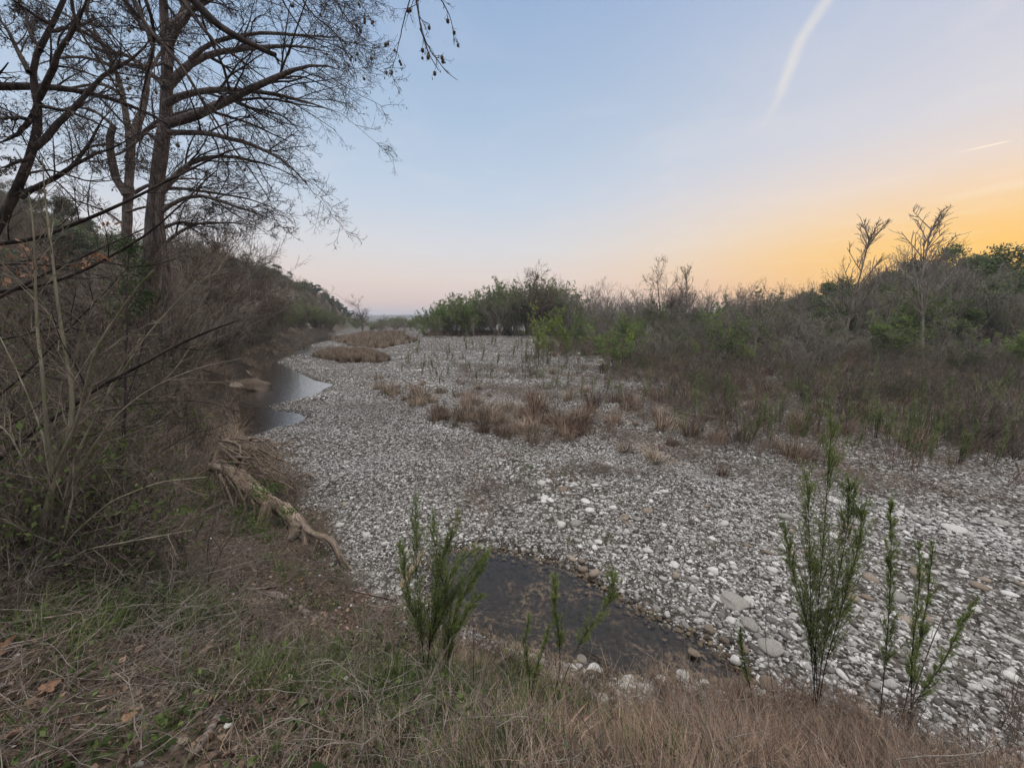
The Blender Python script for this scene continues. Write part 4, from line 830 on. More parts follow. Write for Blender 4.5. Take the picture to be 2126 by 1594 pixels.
# dry grass hanging over the edge of the left bank above the stream
dg = [tuft("drooping_tuft_%d" % k, 70, (.35, .85), .004, M_DRY, 640+k, .7, .45, .12) for k in range(3)]
lay("drooping_grass", 3200, dg, lambda x, y, b, ps, pp, u: (b > .1) & logfree(x, y, u, 1.) & (b < 2.0) & (x < -3.2) & (u < .55), e_, (.6, 1.2), .3, "long tan grass drooping over the edge of the left bank", r0=6, r1=75, a=(-50, -24), p=1.0)
# grass masses on the bar
far_p = [tuft("bar_tuft_%d" % k, 90, (.35, .75), .012, M_DRY, 660+k, .3, .2, .22, 4) for k in range(3)]
farr_p = [tuft("flood_tuft_%d" % k, 80, (.35, .95), .010, M_DRY2, 680+k, .35, .22, .3, 4) for k in range(3)]
def poly_pts(polys, n, rg):
    X_, Y_ = [], []
    for pl in polys:
        lo, hi = pl.min(0), pl.max(0); m = int(n); q = rg.uniform(lo, hi, (m*6, 2)); k = inside(q[:, 0], q[:, 1], pl); q = q[k][:m]; X_.append(q[:, 0]); Y_.append(q[:, 1])
    return np.concatenate(X_), np.concatenate(Y_)
polys = [G2(l, .1) for l in ([(650,737),(700,727),(760,729),(810,742),(790,752),(700,750)], [(690,707),(740,697),(830,702),(868,712),(820,722),(770,724),(715,714)], [(680,698),(760,690),(840,699),(820,704),(740,702)], [(880,706),(910,699),(1090,702),(1080,706)])]
x, y = poly_pts(polys, 420, e_); m = len(x); s = e_.uniform(.6, 1.15, m)
scatter("bar_grass", np.stack([x, y, height(x, y)], 1), np.stack([e_.normal(0, .1, m)]*2+[e_.uniform(0, 6, m)], 1), s[:, None]*np.ones(3), far_p, e_.integers(0, 3, m), label="stands of tan grass on the low bar beside the stream")
def floodzone(x, y): return sstep(9.5, 17, y+.1*np.abs(x)+2.2*wave(x, y, 7, 4))*sstep(1.0, 8.5, x-.02*y+2*wave(x, y, 8, 7))
lay("floodplain_grass", 4300, farr_p+far_p[:2], lambda x, y, b, ps, pp, u: (b < -2) & (u < floodzone(x, y)*(.15+.85*sstep(-.2, .7, wave(x, y, 3.1, 13)))), e_, (.4, 1.05), .12, "reddish dry grass between the pebbles and the right thicket", r0=10, r1=60, a=(0, 60), p=.7)
grnf = [tuft("flood_green_%d" % k, 60, (.25, .7), .010, M_OLIVE, 700+k, .25, .12, .25, 4) for k in range(2)]
lay("floodplain_green", 2600, grnf+br_p[:1], lambda x, y, b, ps, pp, u: (b < -2) & (u < floodzone(x, y)*sstep(.1, 1., wave(x, y, 5.1, 23))), e_, (.6, 1.5), .12, "green weeds between the pebbles and the right thicket", r0=10, r1=60, a=(0, 60), p=.7)
lay("floodplain_twigs", 1500, br_p[1:2]+tan_p[:2], lambda x, y, b, ps, pp, u: (b < -2) & (u < floodzone(x, y)*.9), e_, (.8, 1.8), .2, "dead brush between the pebbles and the right thicket", r0=10, r1=45, a=(0, 60), p=.7)
sp_p = [tuft("sparse_tuft_%d" % k, 16, (.05, .2), .004, (M_DRY2, M_GRASS, M_DRY)[k], 720+k, .5, .2, .1, 3) for k in range(3)]
lay("sparse_weeds", 4200, sp_p+wee_p[:1], lambda x, y, b, ps, pp, u: (b < -.3) & (ps < -.4) & (pp < -.4) & (u < .06+.8*sstep(.2, 1.2, wave(x, y, 4.5, 28)+.3*sstep(0, 6, x))), e_, (.5, 1.1), .15, "sparse small weeds between the pebbles", r0=4, r1=40, a=(-20, 60), p=.8)

# ---------------------------------------------------------------- wand-like weeds (single plants)
def wand_mesh(name, seed, H=.7, st=4, mat=M_WAND, nl=420, spread=.18, base_bare=.2, r=.003, ls=(.02, .045), side=6, w=.22, stemmat=None):
    g = R3(seed); a = g.uniform(0, 2*pi, st); le = g.uniform(.0, spread, st); d = nrm(np.stack([np.cos(a)*le, np.sin(a)*le, np.ones(st)], 1)); L = H*g.uniform(.6, 1, (st, 1)); p = g.normal(0, .02, (st, 3))*[1, 1, 0]-[0, 0, .03]; out = [p]
    for k in range(9): d = nrm(d+.04*g.normal(size=d.shape)+[0, 0, .01]); p = p+d*L/9; out.append(p)
    P0 = np.stack(out, 1); R0 = r*g.uniform(.7, 1.2, (st, 1))*np.linspace(1, .3, 10)[None]; P1, R1 = grow(P0, R0, side, g, base_bare, .9, (14, 30), (.18, .38), .5, 5, .05, .03, .1, .5, .4, r*.35)
    s = MB(); tubes(s, P0, R0, 4); c = MB(); tubes(c, P1, R1, 3)
    for P, n in ((P0, nl//(st*3)+1), (P1, 2*nl//(3*len(P1))+1)):
        q, t_ = along(P, n, g, max(base_bare, .1) if P is P0 else .15, 1.); leaves(c, q, g, ls, w, t_, .55, 1)
    return s.mesh(name+"_stem", stemmat or M_DARKBARK, True), c.mesh(name+"_foliage", [stemmat or M_DARKBARK, mat])
WV = [wand_mesh("shoot", 800+k, H=.55, st=(2, 3, 5)[k % 3], nl=(260, 360, 460)[k % 3], mat=M_SHOOT, r=.0035, ls=(.02, .045), w=.2) for k in range(5)]
WB = [wand_mesh("dead_weed", 830+k, H=.55, st=8, nl=40, mat=M_DRY2, spread=.5, r=.003, ls=(.02, .04), side=7, stemmat=M_REDTWIG) for k in range(3)]
GCm = [tuft("grass_clump_%d" % k, 150, (.14, .42), .005, (M_DRY, M_DRY, M_DRY2)[k], 860+k, .45, .25, .13) for k in range(3)]
firstw = {}
def put(nm, cat, var, parts, x, y, s, lab, group, rg, ws=1.):
    z = hz(x, y); key = (nm, var)
    if key not in firstw:
        if len(parts) == 1: root = obj(nm, parts[0], None, (x, y, z)); tag(root, lab, cat, group)
        else:
            root = empty(nm, (x, y, z), lab, cat, group)
            for pn, me_ in zip(("stem", "foliage"), parts): obj(pn, me_, root)
        root.scale = (s*ws, s*ws, s); root.rotation_euler = (0, 0, rg.uniform(0, 6)); firstw[key] = root; return root
    c = copy_thing(firstw[key], (x, y, z), rg.uniform(0, 6), (s*ws, s*ws, s), lab, group, (rg.normal(0, .12), rg.normal(0, .12)))
    if group is None and 'group' in c: del c['group']
    return c
w_ = R3(91)
def scatter_px(poly, n):
    pl = np.array(poly, float); out = []
    while len(out) < n:
        q = w_.uniform(pl.min(0), pl.max(0), (n*4, 2)); q = q[inside(q[:, 0], q[:, 1], pl)]; out += list(q)
    return out[:n]
def on_bar(px, py, z=.1):
    p = gz(px, py, z); z = hz(p[0], p[1]); p = gz(px, py, z); return p[0], p[1]
for px, py in scatter_px([(790,768),(860,722),(1090,712),(1180,770),(1290,790),(1260,850),(1080,800),(900,800)], 120):
    x, y = on_bar(px, py); v = w_.integers(0, 5); put("green_shoot", "weed", v, WV[v], x, y, w_.uniform(.6, 2.0)*y/17., "thin upright green shoot growing from the open pebbles left of the pale willows", "green shoots on the open gravel", w_, .62)
for px, py in scatter_px([(1240,800),(1300,760),(1500,770),(1900,800),(2126,790),(2180,960),(2000,985),(1500,925),(1330,880)], 190):
    x, y = on_bar(px, py); v = w_.integers(0, 5); put("green_shoot", "weed", v, WV[v], x, y, w_.uniform(1.2, 3.0), "wispy green wand-like weed at the near fringe of the right-hand brush", "wand weeds along the right-hand brush", w_, .62)
for px, py in scatter_px([(1250,820),(1300,740),(2126,740),(2180,930),(2000,1000),(1560,950)], 120):
    x, y = on_bar(px, py); v = w_.integers(0, 3); put("dead_weed", "weed", v, WB[v], x, y, w_.uniform(.8, 1.7), "dead reddish brown twiggy weed at the near fringe of the right-hand brush", "dead weeds along the right-hand brush", w_, 1.2)
for px, py in scatter_px([(760,790),(800,775),(960,800),(1230,870),(1200,925),(1060,915),(870,870)], 80)+scatter_px([(1180,800),(1420,870),(1400,910),(1200,860)], 14):
    x, y = on_bar(px, py); v = w_.integers(0, 3); put("grass_clump", "grass", v, [GCm[v]], x, y, w_.uniform(.6, 1.9), "tan dry grass clump in the scattered band across the middle of the gravel", "dry grass clumps across the middle of the gravel", w_, 1.2)
for nm, vv, px, py, s, ws, lab in [
  ("grass_clump", 0, 1048, 905, 1.5, .8, "upright tan grass clump with green base at the near end of the grass band"), ("grass_clump", 1, 1182, 915, 1.3, .8, "small tan grass clump right of the upright one with the green base"),
  ("grass_clump", 1, 1365, 957, 1.1, 2., "flattened round mat of tan grass alone on the pebbles"), ("grass_clump", 0, 1300, 938, .8, 1.8, "smaller flat tan grass mat touching the round one's left side"), ("grass_clump", 2, 1395, 925, 1.1, 1., "grassy tuft with green base just behind the flattened round mat"),
  ("grass_clump", 2, 1500, 985, 1.0, .9, "small sparse tuft on the pebbles right of the flattened mat"), ("grass_clump", 2, 905, 872, 1.6, 1., "broad tan clump at the left front of the grass band")]:
    x, y = on_bar(px, py); put(nm, "grass", vv, [GCm[vv]], x, y, s, lab, None, w_, ws)
for v, px, py, s, ws, lab in [
  (0, 1150, 1010, .9, 1.5, "low dark twiggy dead weed in the middle of the near gravel"), (1, 1430, 1085, .8, 1.3, "low grey twiggy dead weed behind the large flat stone"), (2, 1905, 1050, 1.5, .9, "tall dead brown weed with a dark green base on the right gravel"),
  (0, 1555, 905, 1.7, 1.1, "large dark dead weed clump with exposed roots before the right brush"), (1, 2000, 960, 1.6, .8, "dead grey-stemmed weed clump near the right edge"), (2, 1700, 930, 1.1, 1.1, "reddish dead weed left of the tall dead brown one"), (0, 2095, 1010, 1.2, 1.2, "reddish dead weed at the right edge of the gravel"), (1, 940, 960, .5, 1.3, "tiny dead weed on the gravel left of the middle")]:
    x, y = on_bar(px, py); put("dead_weed", "weed", v, WB[v], x, y, s, lab, None, w_, ws)
for v, px, py, s, ws, lab in [(2, 1995, 965, 2.4, .8, "tall green-topped wand weed growing from the dead clump near the right edge"), (1, 1770, 885, 1.9, 1., "tall wand weed behind the reddish dead weed")]:
    x, y = on_bar(px, py); put("green_shoot", "weed", v, WV[v], x, y, s, lab, None, w_, ws)

for k in range(30):
    b0 = ground_at(w_.uniform(1230, 2120), w_.uniform(1470, 1590), 1.4); v = int(w_.integers(0, 3)); put("dead_weed", "weed", v, WB[v], b0[0], b0[1], w_.uniform(.6, 1.05), "dead reddish brown weed standing in the dry grass along the bottom edge", "dead weeds in the front grass", w_, .8)
# tall wand plants rooted on the bank, measured on the photograph
def wand(label, stems, foot, rg, nl=26, side=13, L1=(.16, .34), r=.004, ang=(12, 28), z0=1.3, ls=(.010, .024), up=.05, t0=.22, top_only=None):
    b = ground_at(*foot, z0); LP, LR = [], []
    for pix, dY in stems:
        p, rad_ = resample(pixline([foot]+pix, b[1], dY), 18, np.linspace(r, r*.3, len(pix)+1)); p = p-p[0]+b+np.linspace(1, 0, 18)[:, None]*rg.normal(0, .02, 3)*[1, 1, 0]+np.linspace(0, 1, 18)[:, None]*0; LP.append(p); LR.append(rad_)
    LP = np.array(LP); LR = np.array(LR); s = MB(); tubes(s, LP-b, LR, 6, 0, .04, rg); c = MB()
    P1, R1 = grow(LP, LR, side*6, rg, t0, .97, ang, L1, .65, 7, .035, .03, up, .45, .4, .0011); P2, R2 = grow(P1, R1, 8, rg, .15, .9, (12, 28), (.25, .5), .4, 4, .06, .03, 0, .6, .5, .0008); tubes(c, P1-b, R1, 4); tubes(c, P2-b, R2, 3)
    for P, n in ((P1, nl), (P2, max(4, nl//2))): q, t_ = along(P, n, rg, .1, 1.); leaves(c, q-b, rg, ls, .13, t_, .4, 1)
    root = empty("wand_plant", b, label, "plant"); obj("stem", s.mesh("wand_stem", M_DARKBARK, True), root); obj("foliage", c.mesh("wand_foliage", [M_DARKBARK, M_WAND]), root); return root
wand("tallest and bushiest green wand plant, five stems in the right foreground", [([(1684,1350),(1683,1200),(1680,1090),(1676,985)], .1), ([(1700,1350),(1708,1200),(1716,1080),(1722,960),(1728,870)], .15), ([(1712,1350),(1735,1230),(1760,1110),(1765,1000)], .0), ([(1692,1350),(1660,1240),(1640,1170),(1630,1090)], .2), ([(1715,1380),(1755,1240),(1785,1130),(1790,1060)], -.1)], (1698, 1490), R3(1), 26, 13, (.12, .30), ang=(9, 22))
wand("single-stemmed green wand plant just right of the bushiest one", [([(1838,1350),(1846,1240),(1850,1130),(1848,1040)], .05)], (1822, 1500), R3(2), 26, 12, (.07, .16), ang=(9, 22))
wand("forked green wand plant with two dark stems, rightmost of the foreground", [([(1880,1350),(1898,1250),(1908,1170),(1905,1120)], .05), ([(1905,1350),(1925,1250),(1932,1180),(1940,1120)], .1), ([(1960,1380),(2000,1290),(2030,1240)], .1)], (1868, 1510), R3(3), 20, 9, (.07, .16), ang=(9, 22))
wand("bushy green wand plant over the pool's left end, five arching stems", [([(880,1330),(868,1230),(866,1140),(862,1040)], .2), ([(890,1330),(900,1230),(925,1140),(955,1070)], .25), ([(895,1330),(930,1250),(975,1190),(1010,1150)], .2), ([(875,1330),(850,1250),(840,1190),(835,1140)], .1), ([(890,1330),(915,1240),(950,1170),(985,1140)], .1)], (884, 1420), R3(4), 18, 11, (.14, .32), ang=(9, 24))
wand("green wand plant with drooping sprays between the pool's left end and the bushy one", [([(930,1330),(950,1260),(985,1200),(1005,1170)], .1), ([(930,1330),(925,1240),(905,1150),(900,1080)], .2), ([(935,1330),(970,1270),(1000,1230)], 0)], (925, 1430), R3(5), 18, 11, (.14, .32), ang=(9, 24))
wand("leaning wand plant with bright green tips standing over the middle of the pool", [([(1180,1380),(1215,1310),(1250,1270),(1275,1230),(1270,1180)], .1), ([(1165,1390),(1160,1300),(1150,1220),(1155,1180)], .1)], (1140, 1490), R3(6), 20, 8, (.10, .24), t0=.45)
wand("thin half-bare wand plant left of the leaning one over the pool", [([(1100,1400),(1090,1330),(1100,1260)], .05), ([(1110,1400),(1130,1340),(1140,1290)], .05)], (1100, 1500), R3(7), 8, 6, (.10, .2), t0=.4)
wand("young wand plant among the dry grass between the pool and the tallest plant", [([(1560,1420),(1540,1350),(1538,1300)], .05)], (1575, 1500), R3(8), 10, 7, (.10, .2), t0=.4)
# dry single stalks standing in the foreground grass
def stalk(label, pix, foot, rg, r=.0032, m=M_STICK, n=4, cat="stalk", L1=(.1, .25), nm="dry_stalk", z0=1.5):
    b = ground_at(*foot, z0); p, rad_ = resample(pixline([foot]+pix, b[1], .05), 16, np.linspace(r, r*.4, len(pix)+1)); p = p-p[0]+b; P = p[None]; R = rad_[None]; mb = MB(); tubes(mb, P-b, R, 6, 0, .05, rg)
    if n: P1, R1 = grow(P, R, n, rg, .3, .95, (25, 50), L1, .3, 6, .08, 0, .1, .5, .4, .0009); tubes(mb, P1-b, R1, 4); P2, R2 = grow(P1, R1, 3, rg, .3, .95, (25, 50), (.3, .5), .3, 4, .08, 0, .1, .5, .4, .0007); tubes(mb, P2-b, R2, 3)
    o = obj(nm, mb.mesh(nm, m, True), None, tuple(b)); return tag(o, label, cat)
stalk("dark upright stalk in the grass left of the pool's near edge", [(982,1430),(984,1350),(983,1290)], (978, 1500), R3(9), m=M_DARKBARK, n=2)
stalk("pale slanting dead stem crossing the rightmost wand plant", [(1900,1430),(1935,1330),(1975,1240)], (1880, 1540), R3(10), .006, n=3)
stalk("long dead stick slanting over the pool's near shore from the grass", [(1500,1480),(1410,1390),(1340,1345),(1290,1312)], (1560, 1545), R3(11), .0045, n=2)
stalk("thin pale crooked stalk rising from the left foreground litter", [(508,1470),(513,1420),(506,1350),(503,1300)], (500, 1510), R3(12), n=2)
stalk("thin straight pale stalk rising beside the white stones", [(546,1440),(547,1340),(545,1230)], (544, 1530), R3(13), .002, n=0)
stalk("dark thin dead twig plant left of the tallest wand plant", [(1600,1400),(1588,1330),(1592,1240)], (1612, 1480), R3(14), .0028, M_DARKBARK, 5)
stalk("grey forked dead stalk at the right front among reddish weeds", [(2010,1500),(1990,1420),(1975,1370)], (2015, 1560), R3(15), n=4)
# ---------------------------------------------------------------- exposed roots, driftwood, stones
def woodpiece(nm, label, cat, lines, rg, mat=M_DRIFT, S=10, jit=.10, nseg=24, parent=None, b=None, lab=None, knots=.0):
    mb = MB(); GA_ = []
    for line in lines:
        pix, rads = line[0], line[1]; P = np.array([gy(x, y, Y) if mode else gz(x, y, Y) for (x, y, Y, mode) in pix]); p, r = resample(P, nseg, np.array(rads))
        p = p+np.cumsum(rg.normal(0, .004, p.shape), 0)*min(1., r.mean()*20)
        if b is None: b = p[0].copy()
        # lumpy section that stays the same along the grain
        k = np.arange(S); rid = np.stack([np.roll(rg_ := 1+jit*1.9*np.random.default_rng(S).normal(size=S), int(q*S*.5/nseg)) for q in range(nseg)])*(1+jit*.25*rg.normal(size=(nseg, 1)))+jit*.22*rg.normal(size=(nseg, S))
        T = nrm(np.gradient(p, axis=0)); ref = np.eye(3)[np.argmin(np.abs(nrm(p[-1]-p[0])))]; A = nrm(np.cross(T, ref)); C = np.cross(T, A); th = k*2*pi/S
        V = p[:, None]+(A[:, None]*np.cos(th)[None, :, None]+C[:, None]*np.sin(th)[None, :, None])*(r[:, None]*rid)[..., None]
        n = np.arange(nseg-1)[:, None]*S; f = np.stack([n+k, n+(k+1) % S, n+S+(k+1) % S, n+S+k], -1).reshape(-1, 4)
        V = V.reshape(-1, 3)-b; V = np.vstack([V, p[:1]-b, p[-1:]-b]); m = nseg*S
        sl_ = np.r_[0, np.cumsum(np.linalg.norm(np.diff(p, axis=0), axis=1))]; ga = np.stack([np.cos(th)[None]*2.2*np.ones((nseg, 1)), np.sin(th)[None]*2.2*np.ones((nseg, 1)), (sl_*2.2)[:, None]*np.ones((1, S))+mb.n*.37], -1).reshape(-1, 3); GA_.append(np.vstack([ga, ga[:1]*0, ga[-1:]*0]))
        mb.add(V, f); off = mb.n-len(V)
        cap = np.array([[m, (j+1) % S, j] for j in range(S)]+[[m+1, (nseg-1)*S+j, (nseg-1)*S+(j+1) % S] for j in range(S)]); mb.F.setdefault((3, 0), []).append(cap+off)
    me = mb.mesh(nm, mat, True); at_ = me.attributes.new('grain', 'FLOAT_VECTOR', 'POINT'); at_.data.foreach_set('vector', np.ascontiguousarray(np.vstack(GA_), np.float32).ravel())
    if parent is not None: o = obj(nm, me, parent); 
    else: o = obj(nm, me, None, tuple(b)); tag(o, label, cat)
    return o, b
def mat_grain(name, stops, moss=None):
    m, t = material(name); a = t.new('ShaderNodeAttribute'); a.attribute_name = 'grain'; ge = t.new('ShaderNodeNewGeometry')
    n = t.noise(a.outputs['Vector'], 2.6, 8, .72, .5); n2 = t.noise(ge.outputs['Position'], 5, 4)
    col = t.ramp(n, stops); col = t.mix(t.maprange(n2, .45, .7, 0, .5), col, t.mix(1., col, (.5, .42, .36), 'MULTIPLY'))
    if moss: col = t.mix(t.maprange(t.noise(ge.outputs['Position'], 6, 4), .55, .68, 0, .7), col, moss)
    b = t.new('ShaderNodeBump'); b.inputs['Strength'].default_value = 1.; b.inputs['Distance'].default_value = .02; t.put(b.inputs['Height'], n)
    p = t.new('ShaderNodeBsdfPrincipled'); t.put(p.inputs['Base Color'], col); p.inputs['Roughness'].default_value = .85; p.inputs['Specular IOR Level'].default_value = .2
    t.l.new(b.outputs[0], p.inputs['Normal']); finish(t, p.outputs[0]); return m
M_ROOT = mat_grain("root_wood_grain", [(.30, (.025, .018, .014)), (.42, (.13, .095, .07)), (.52, (.30, .23, .175)), (.68, (.42, .335, .26))], (.13, .12, .05))
M_DRIFT = mat_grain("drift_wood_grain", [(.30, (.06, .05, .042)), (.45, (.24, .20, .165)), (.65, (.46, .40, .34))])
M_TAN = mat_grain("tan_wood_grain", [(.30, (.10, .07, .045)), (.45, (.27, .20, .14)), (.65, (.46, .36, .27))])
g_ = R3(71); g1 = lambda l, Y0, Y1: [(x, y, Y0+(Y1-Y0)*i/(len(l)-1), True) for i, (x, y) in enumerate(l)]
g0 = lambda l, z: [(x, y, z, False) for (x, y) in l]
base = ground_at(600, 1110, .5)
root = empty("exposed_root_log", base, "thick weathered fallen root log with tangled exposed roots on the edge of the left bank", "root log")
woodpiece("log", "", "", [(g1([(436,968),(470,976),(499,994),(527,1016),(558,1038),(592,1060),(617,1082),(628,1106),(624,1128)], 6.6, 5.5), [.06, .085, .095, .10, .10, .095, .10, .11, .12])], g_, M_ROOT, 18, .11, 60, root, base)
for line in [
  (g1([(560,1040),(556,1070),(545,1100),(546,1135),(556,1160)], 5.75, 5.35), [.05, .042, .034, .028, .02]), 
  (g1([(452,955),(442,985),(432,1015),(436,1050)], 6.7, 6.3), [.03, .028, .022, .012]), (g1([(520,1012),(505,1040),(512,1078),(500,1100)], 6.0, 5.7), [.024, .02, .016, .008]), (g1([(480,985),(495,1015),(488,1045),(496,1080)], 6.3, 5.95), [.02, .018, .014, .008]),
  (g1([(450,930),(480,915),(520,925),(552,938),(580,962)], 7.3, 7.5), [.03, .03, .025, .018, .01]), (g1([(475,945),(505,975),(530,1000),(560,1018)], 6.9, 6.6), [.035, .03, .022, .012]), (g1([(520,960),(560,968),(590,985),(612,978)], 7.2, 7.3), [.024, .018, .014, .008]),
  (g1([(624,1085),(640,1105),(665,1113),(684,1116),(697,1135),(710,1165),(733,1195),(747,1216)], 5.6, 4.75), [.07, .06, .055, .05, .048, .045, .036, .024]),
  (g1([(706,1150),(722,1175),(738,1190),(748,1205),(745,1222)], 5.0, 4.7), [.016, .022, .02, .016, .01]),
  (g1([(553,1042),(543,1070),(534,1100),(533,1130),(546,1158),(552,1180)], 5.75, 5.2), [.09, .075, .06, .05, .04, .022]),
  (g1([(616,1085),(606,1110),(592,1130),(578,1150)], 5.5, 5.25), [.10, .11, .09, .06]), (g1([(628,1100),(636,1125),(628,1150),(640,1180)], 5.5, 5.2), [.07, .06, .05, .02]),
  (g1([(660,1120),(650,1150),(640,1180),(635,1215)], 5.3, 5.0), [.03, .025, .02, .012]),
  (g1([(455,985),(468,1010),(478,1035),(490,1062)], 6.3, 5.9), [.028, .024, .02, .012]),
  (g1([(470,988),(485,1010),(500,1040)], 6.3, 6.1), [.022, .018, .01]),
  (g1([(490,1000),(500,1025),(512,1050),(505,1070),(480,1085),(450,1092)], 6.2, 5.7), [.026, .024, .022, .02, .018, .012]),
  (g1([(440,972),(448,945),(455,925),(470,910)], 6.7, 7.2), [.04, .05, .05, .03]),
  (g1([(456,922),(490,935),(530,955),(560,980),(572,1003)], 7.2, 7.0), [.045, .04, .035, .028, .016]),
  (g1([(470,912),(510,935),(545,965),(580,975),(600,972)], 7.4, 7.5), [.04, .034, .028, .02, .012]),
  (g1([(460,930),(500,965),(520,985),(545,988),(560,1010)], 6.9, 6.7), [.035, .03, .025, .02, .012]),
  (g1([(480,920),(530,930),(570,950),(600,962),(610,985)], 7.6, 7.4), [.035, .028, .022, .018, .01]),
  (g1([(500,940),(540,945),(585,955),(603,970)], 7.6, 7.6), [.02, .02, .016, .01]),
  (g1([(447,965),(440,1000),(445,1040),(450,1065)], 6.6, 6.2), [.04, .035, .03, .02]),
  (g1([(465,985),(455,1015),(462,1050),(475,1070)], 6.5, 6.1), [.02, .02, .016, .01]),
  (g1([(510,1010),(515,1030),(530,1048),(528,1075)], 6.1, 5.8), [.03, .025, .02, .014]),
  (g1([(470,950),(520,970),(550,995),(590,1000)], 7.0, 6.9), [.02, .018, .016, .01])]:
    woodpiece("root", "", "", [line], g_, M_ROOT, 8, .10, 22, root, base)
for k in range(22):
    x0, y0 = g_.uniform(445, 520), g_.uniform(915, 975); x1, y1 = x0+g_.uniform(50, 120), y0+g_.uniform(10, 75); Y0 = g_.uniform(6.5, 7.5); r0 = g_.uniform(.014, .040)
    pts = [(x0+(x1-x0)*q+g_.normal(0, 7), y0+(y1-y0)*q**1.3+g_.normal(0, 7)-14*sin(pi*q)) for q in np.linspace(0, 1, 7)]
    woodpiece("root", "", "", [(g1(pts, Y0, Y0+g_.uniform(-.5, .3)), list(np.linspace(r0, r0*.35, 7)))], g_, M_ROOT, 7, .10, 20, root, base)
# fine hair roots
mb = MB(); s0 = np.array([gy(x, y, Y) for x, y, Y in zip(g_.uniform(440, 600, 130), g_.uniform(915, 1010, 130), g_.uniform(6.3, 7.4, 130))]); d = nrm(g_.normal(size=(130, 3))+[.9, -.3, -.5]); out = [s0]; p = s0
for k in range(7): d = nrm(d+.3*g_.normal(size=d.shape)+[0, 0, -.08]); p = p+d*.075; out.append(p)
P = np.stack(out, 1); P[..., 2] = np.maximum(P[..., 2], height(P[..., 0], P[..., 1])); tubes(mb, P-base, .007*g_.uniform(.3, 1.2, (130, 1))*np.linspace(1, .4, 8)[None], 4); obj("root_hairs", mb.mesh("root_hairs", M_ROOT), root)
# leafy vine over the log
mb = MB()
for (px, py, Y, n, s) in ((540,1020,5.8,260,.12), (528,1085,5.5,240,.13), (510,1105,5.4,180,.15), (600,1062,5.5,120,.09), (575,1010,5.8,90,.08), (430,1020,6.2,240,.16), (420,1050,6.,200,.15), (545,1125,5.2,220,.12), (500,1065,5.6,120,.1)):
    c = gy(px, py, Y); leaves(mb, c+g_.normal(size=(n, 3))*s*[1, .6, .8]-base, g_, (.025, .055), .55, np.array([[0, -.4, .3]])*np.ones((n, 1)), .9)
o = obj("vine", mb.mesh("vine", mat_leaf("vine_leaf", (.06, .11, .02), (.15, .22, .05), .4, 4)), None, tuple(base)); tag(o, "fresh green leafy vine climbing over the weathered root log", "vine")
woodpiece("driftwood", "bent grey driftwood plank lying on the pebbles beside the exposed roots", "driftwood", [(g0([(572,1004),(600,995),(642,980)], .10), [.02, .03, .026]), (g0([(640,981),(650,988),(658,996)], .10), [.026, .026, .02])], g_, M_DRIFT, 6, .12, 14)
woodpiece("driftwood_log", "smooth tan driftwood log standing against the pool's left end behind the wand plants", "driftwood", [(g1([(826,1245),(838,1215),(852,1190),(868,1165),(884,1140)], 4.45, 5.0), [.06, .055, .05, .04, .025])], g_, M_TAN, 12, .06, 26)
def gp(x, y, dz): b = ground_at(x, y, 1.2); return (x, y, b[2]+dz, False)
for label, l, r in [("long pale stick lying in the grass below the exposed roots", [(295,1186),(340,1200),(375,1207),(412,1214)], [.014, .014, .012, .008]), ("pale short stick lying right of the long one below the roots", [(470,1214),(520,1224),(580,1216)], [.007, .01, .012]),
   ("thick peeled dead branch pointing at the bottom edge, left of centre", [(398,1570),(425,1530),(450,1490),(472,1450)], [.022, .024, .022, .014]), ("long thin dark stick lying from the white stones toward the bushy wand plant", [(500,1440),(600,1410),(700,1360),(780,1320),(850,1280)], [.006, .008, .008, .006, .004]),
   ("short dark branch on the bank between the root log and the driftwood log", [(758,1255),(790,1260),(828,1255)], [.007, .009, .006]), ("forked pale root stick running from the log's foot to the driftwood log", [(725,1222),(760,1232),(800,1240),(828,1250)], [.010, .010, .008, .006]),
   ("long pale bowed stick at the bottom right corner", [(2030,1590),(2070,1560),(2126,1548),(2170,1545)], [.012, .014, .012, .008])]:
    woodpiece("stick", label, "stick", [([gp(x, y, rr_) for (x, y), rr_ in zip(l, r)], r)], g_, M_STICK, 7, .08, 18)
for label, l, r in [("curled grey bark strip lying in the grass under the root log", [(556,1228),(580,1240),(602,1248),(625,1258)], [.012, .04, .035, .012]), ("second darker bark strip touching the curled grey one's lower end", [(610,1256),(632,1270),(655,1285)], [.012, .04, .014])]:
    woodpiece("bark_strip", label, "bark", [([gp(x, y, .03) for x, y in l], r)], g_, M_STICK, 6, .25, 14)
woodpiece("pool_stick", "forked dead stick poking up out of the pool water", "stick", [(g1([(1252,1402),(1275,1375),(1300,1350),(1318,1333)], 3.9, 4.2), [.006, .006, .005, .003]), (g1([(1352,1345),(1310,1338),(1262,1332)], 4.1, 4.2), [.006, .005, .003])], g_, M_STICK, 5, .05, 10)
woodpiece("pool_stick", "dark stick half sunk at the pool's right end", "stick", [(g0([(1495,1372),(1530,1388),(1565,1402)], -.05), [.008, .009, .006])], g_, M_DARKBARK, 5, .05, 10)
woodpiece("pool_stick", "dark stick half sunk beside the leaning wand plant", "stick", [(g0([(1208,1345),(1235,1362),(1262,1376)], -.05), [.006, .008, .005])], g_, M_DARKBARK, 5, .05, 10)
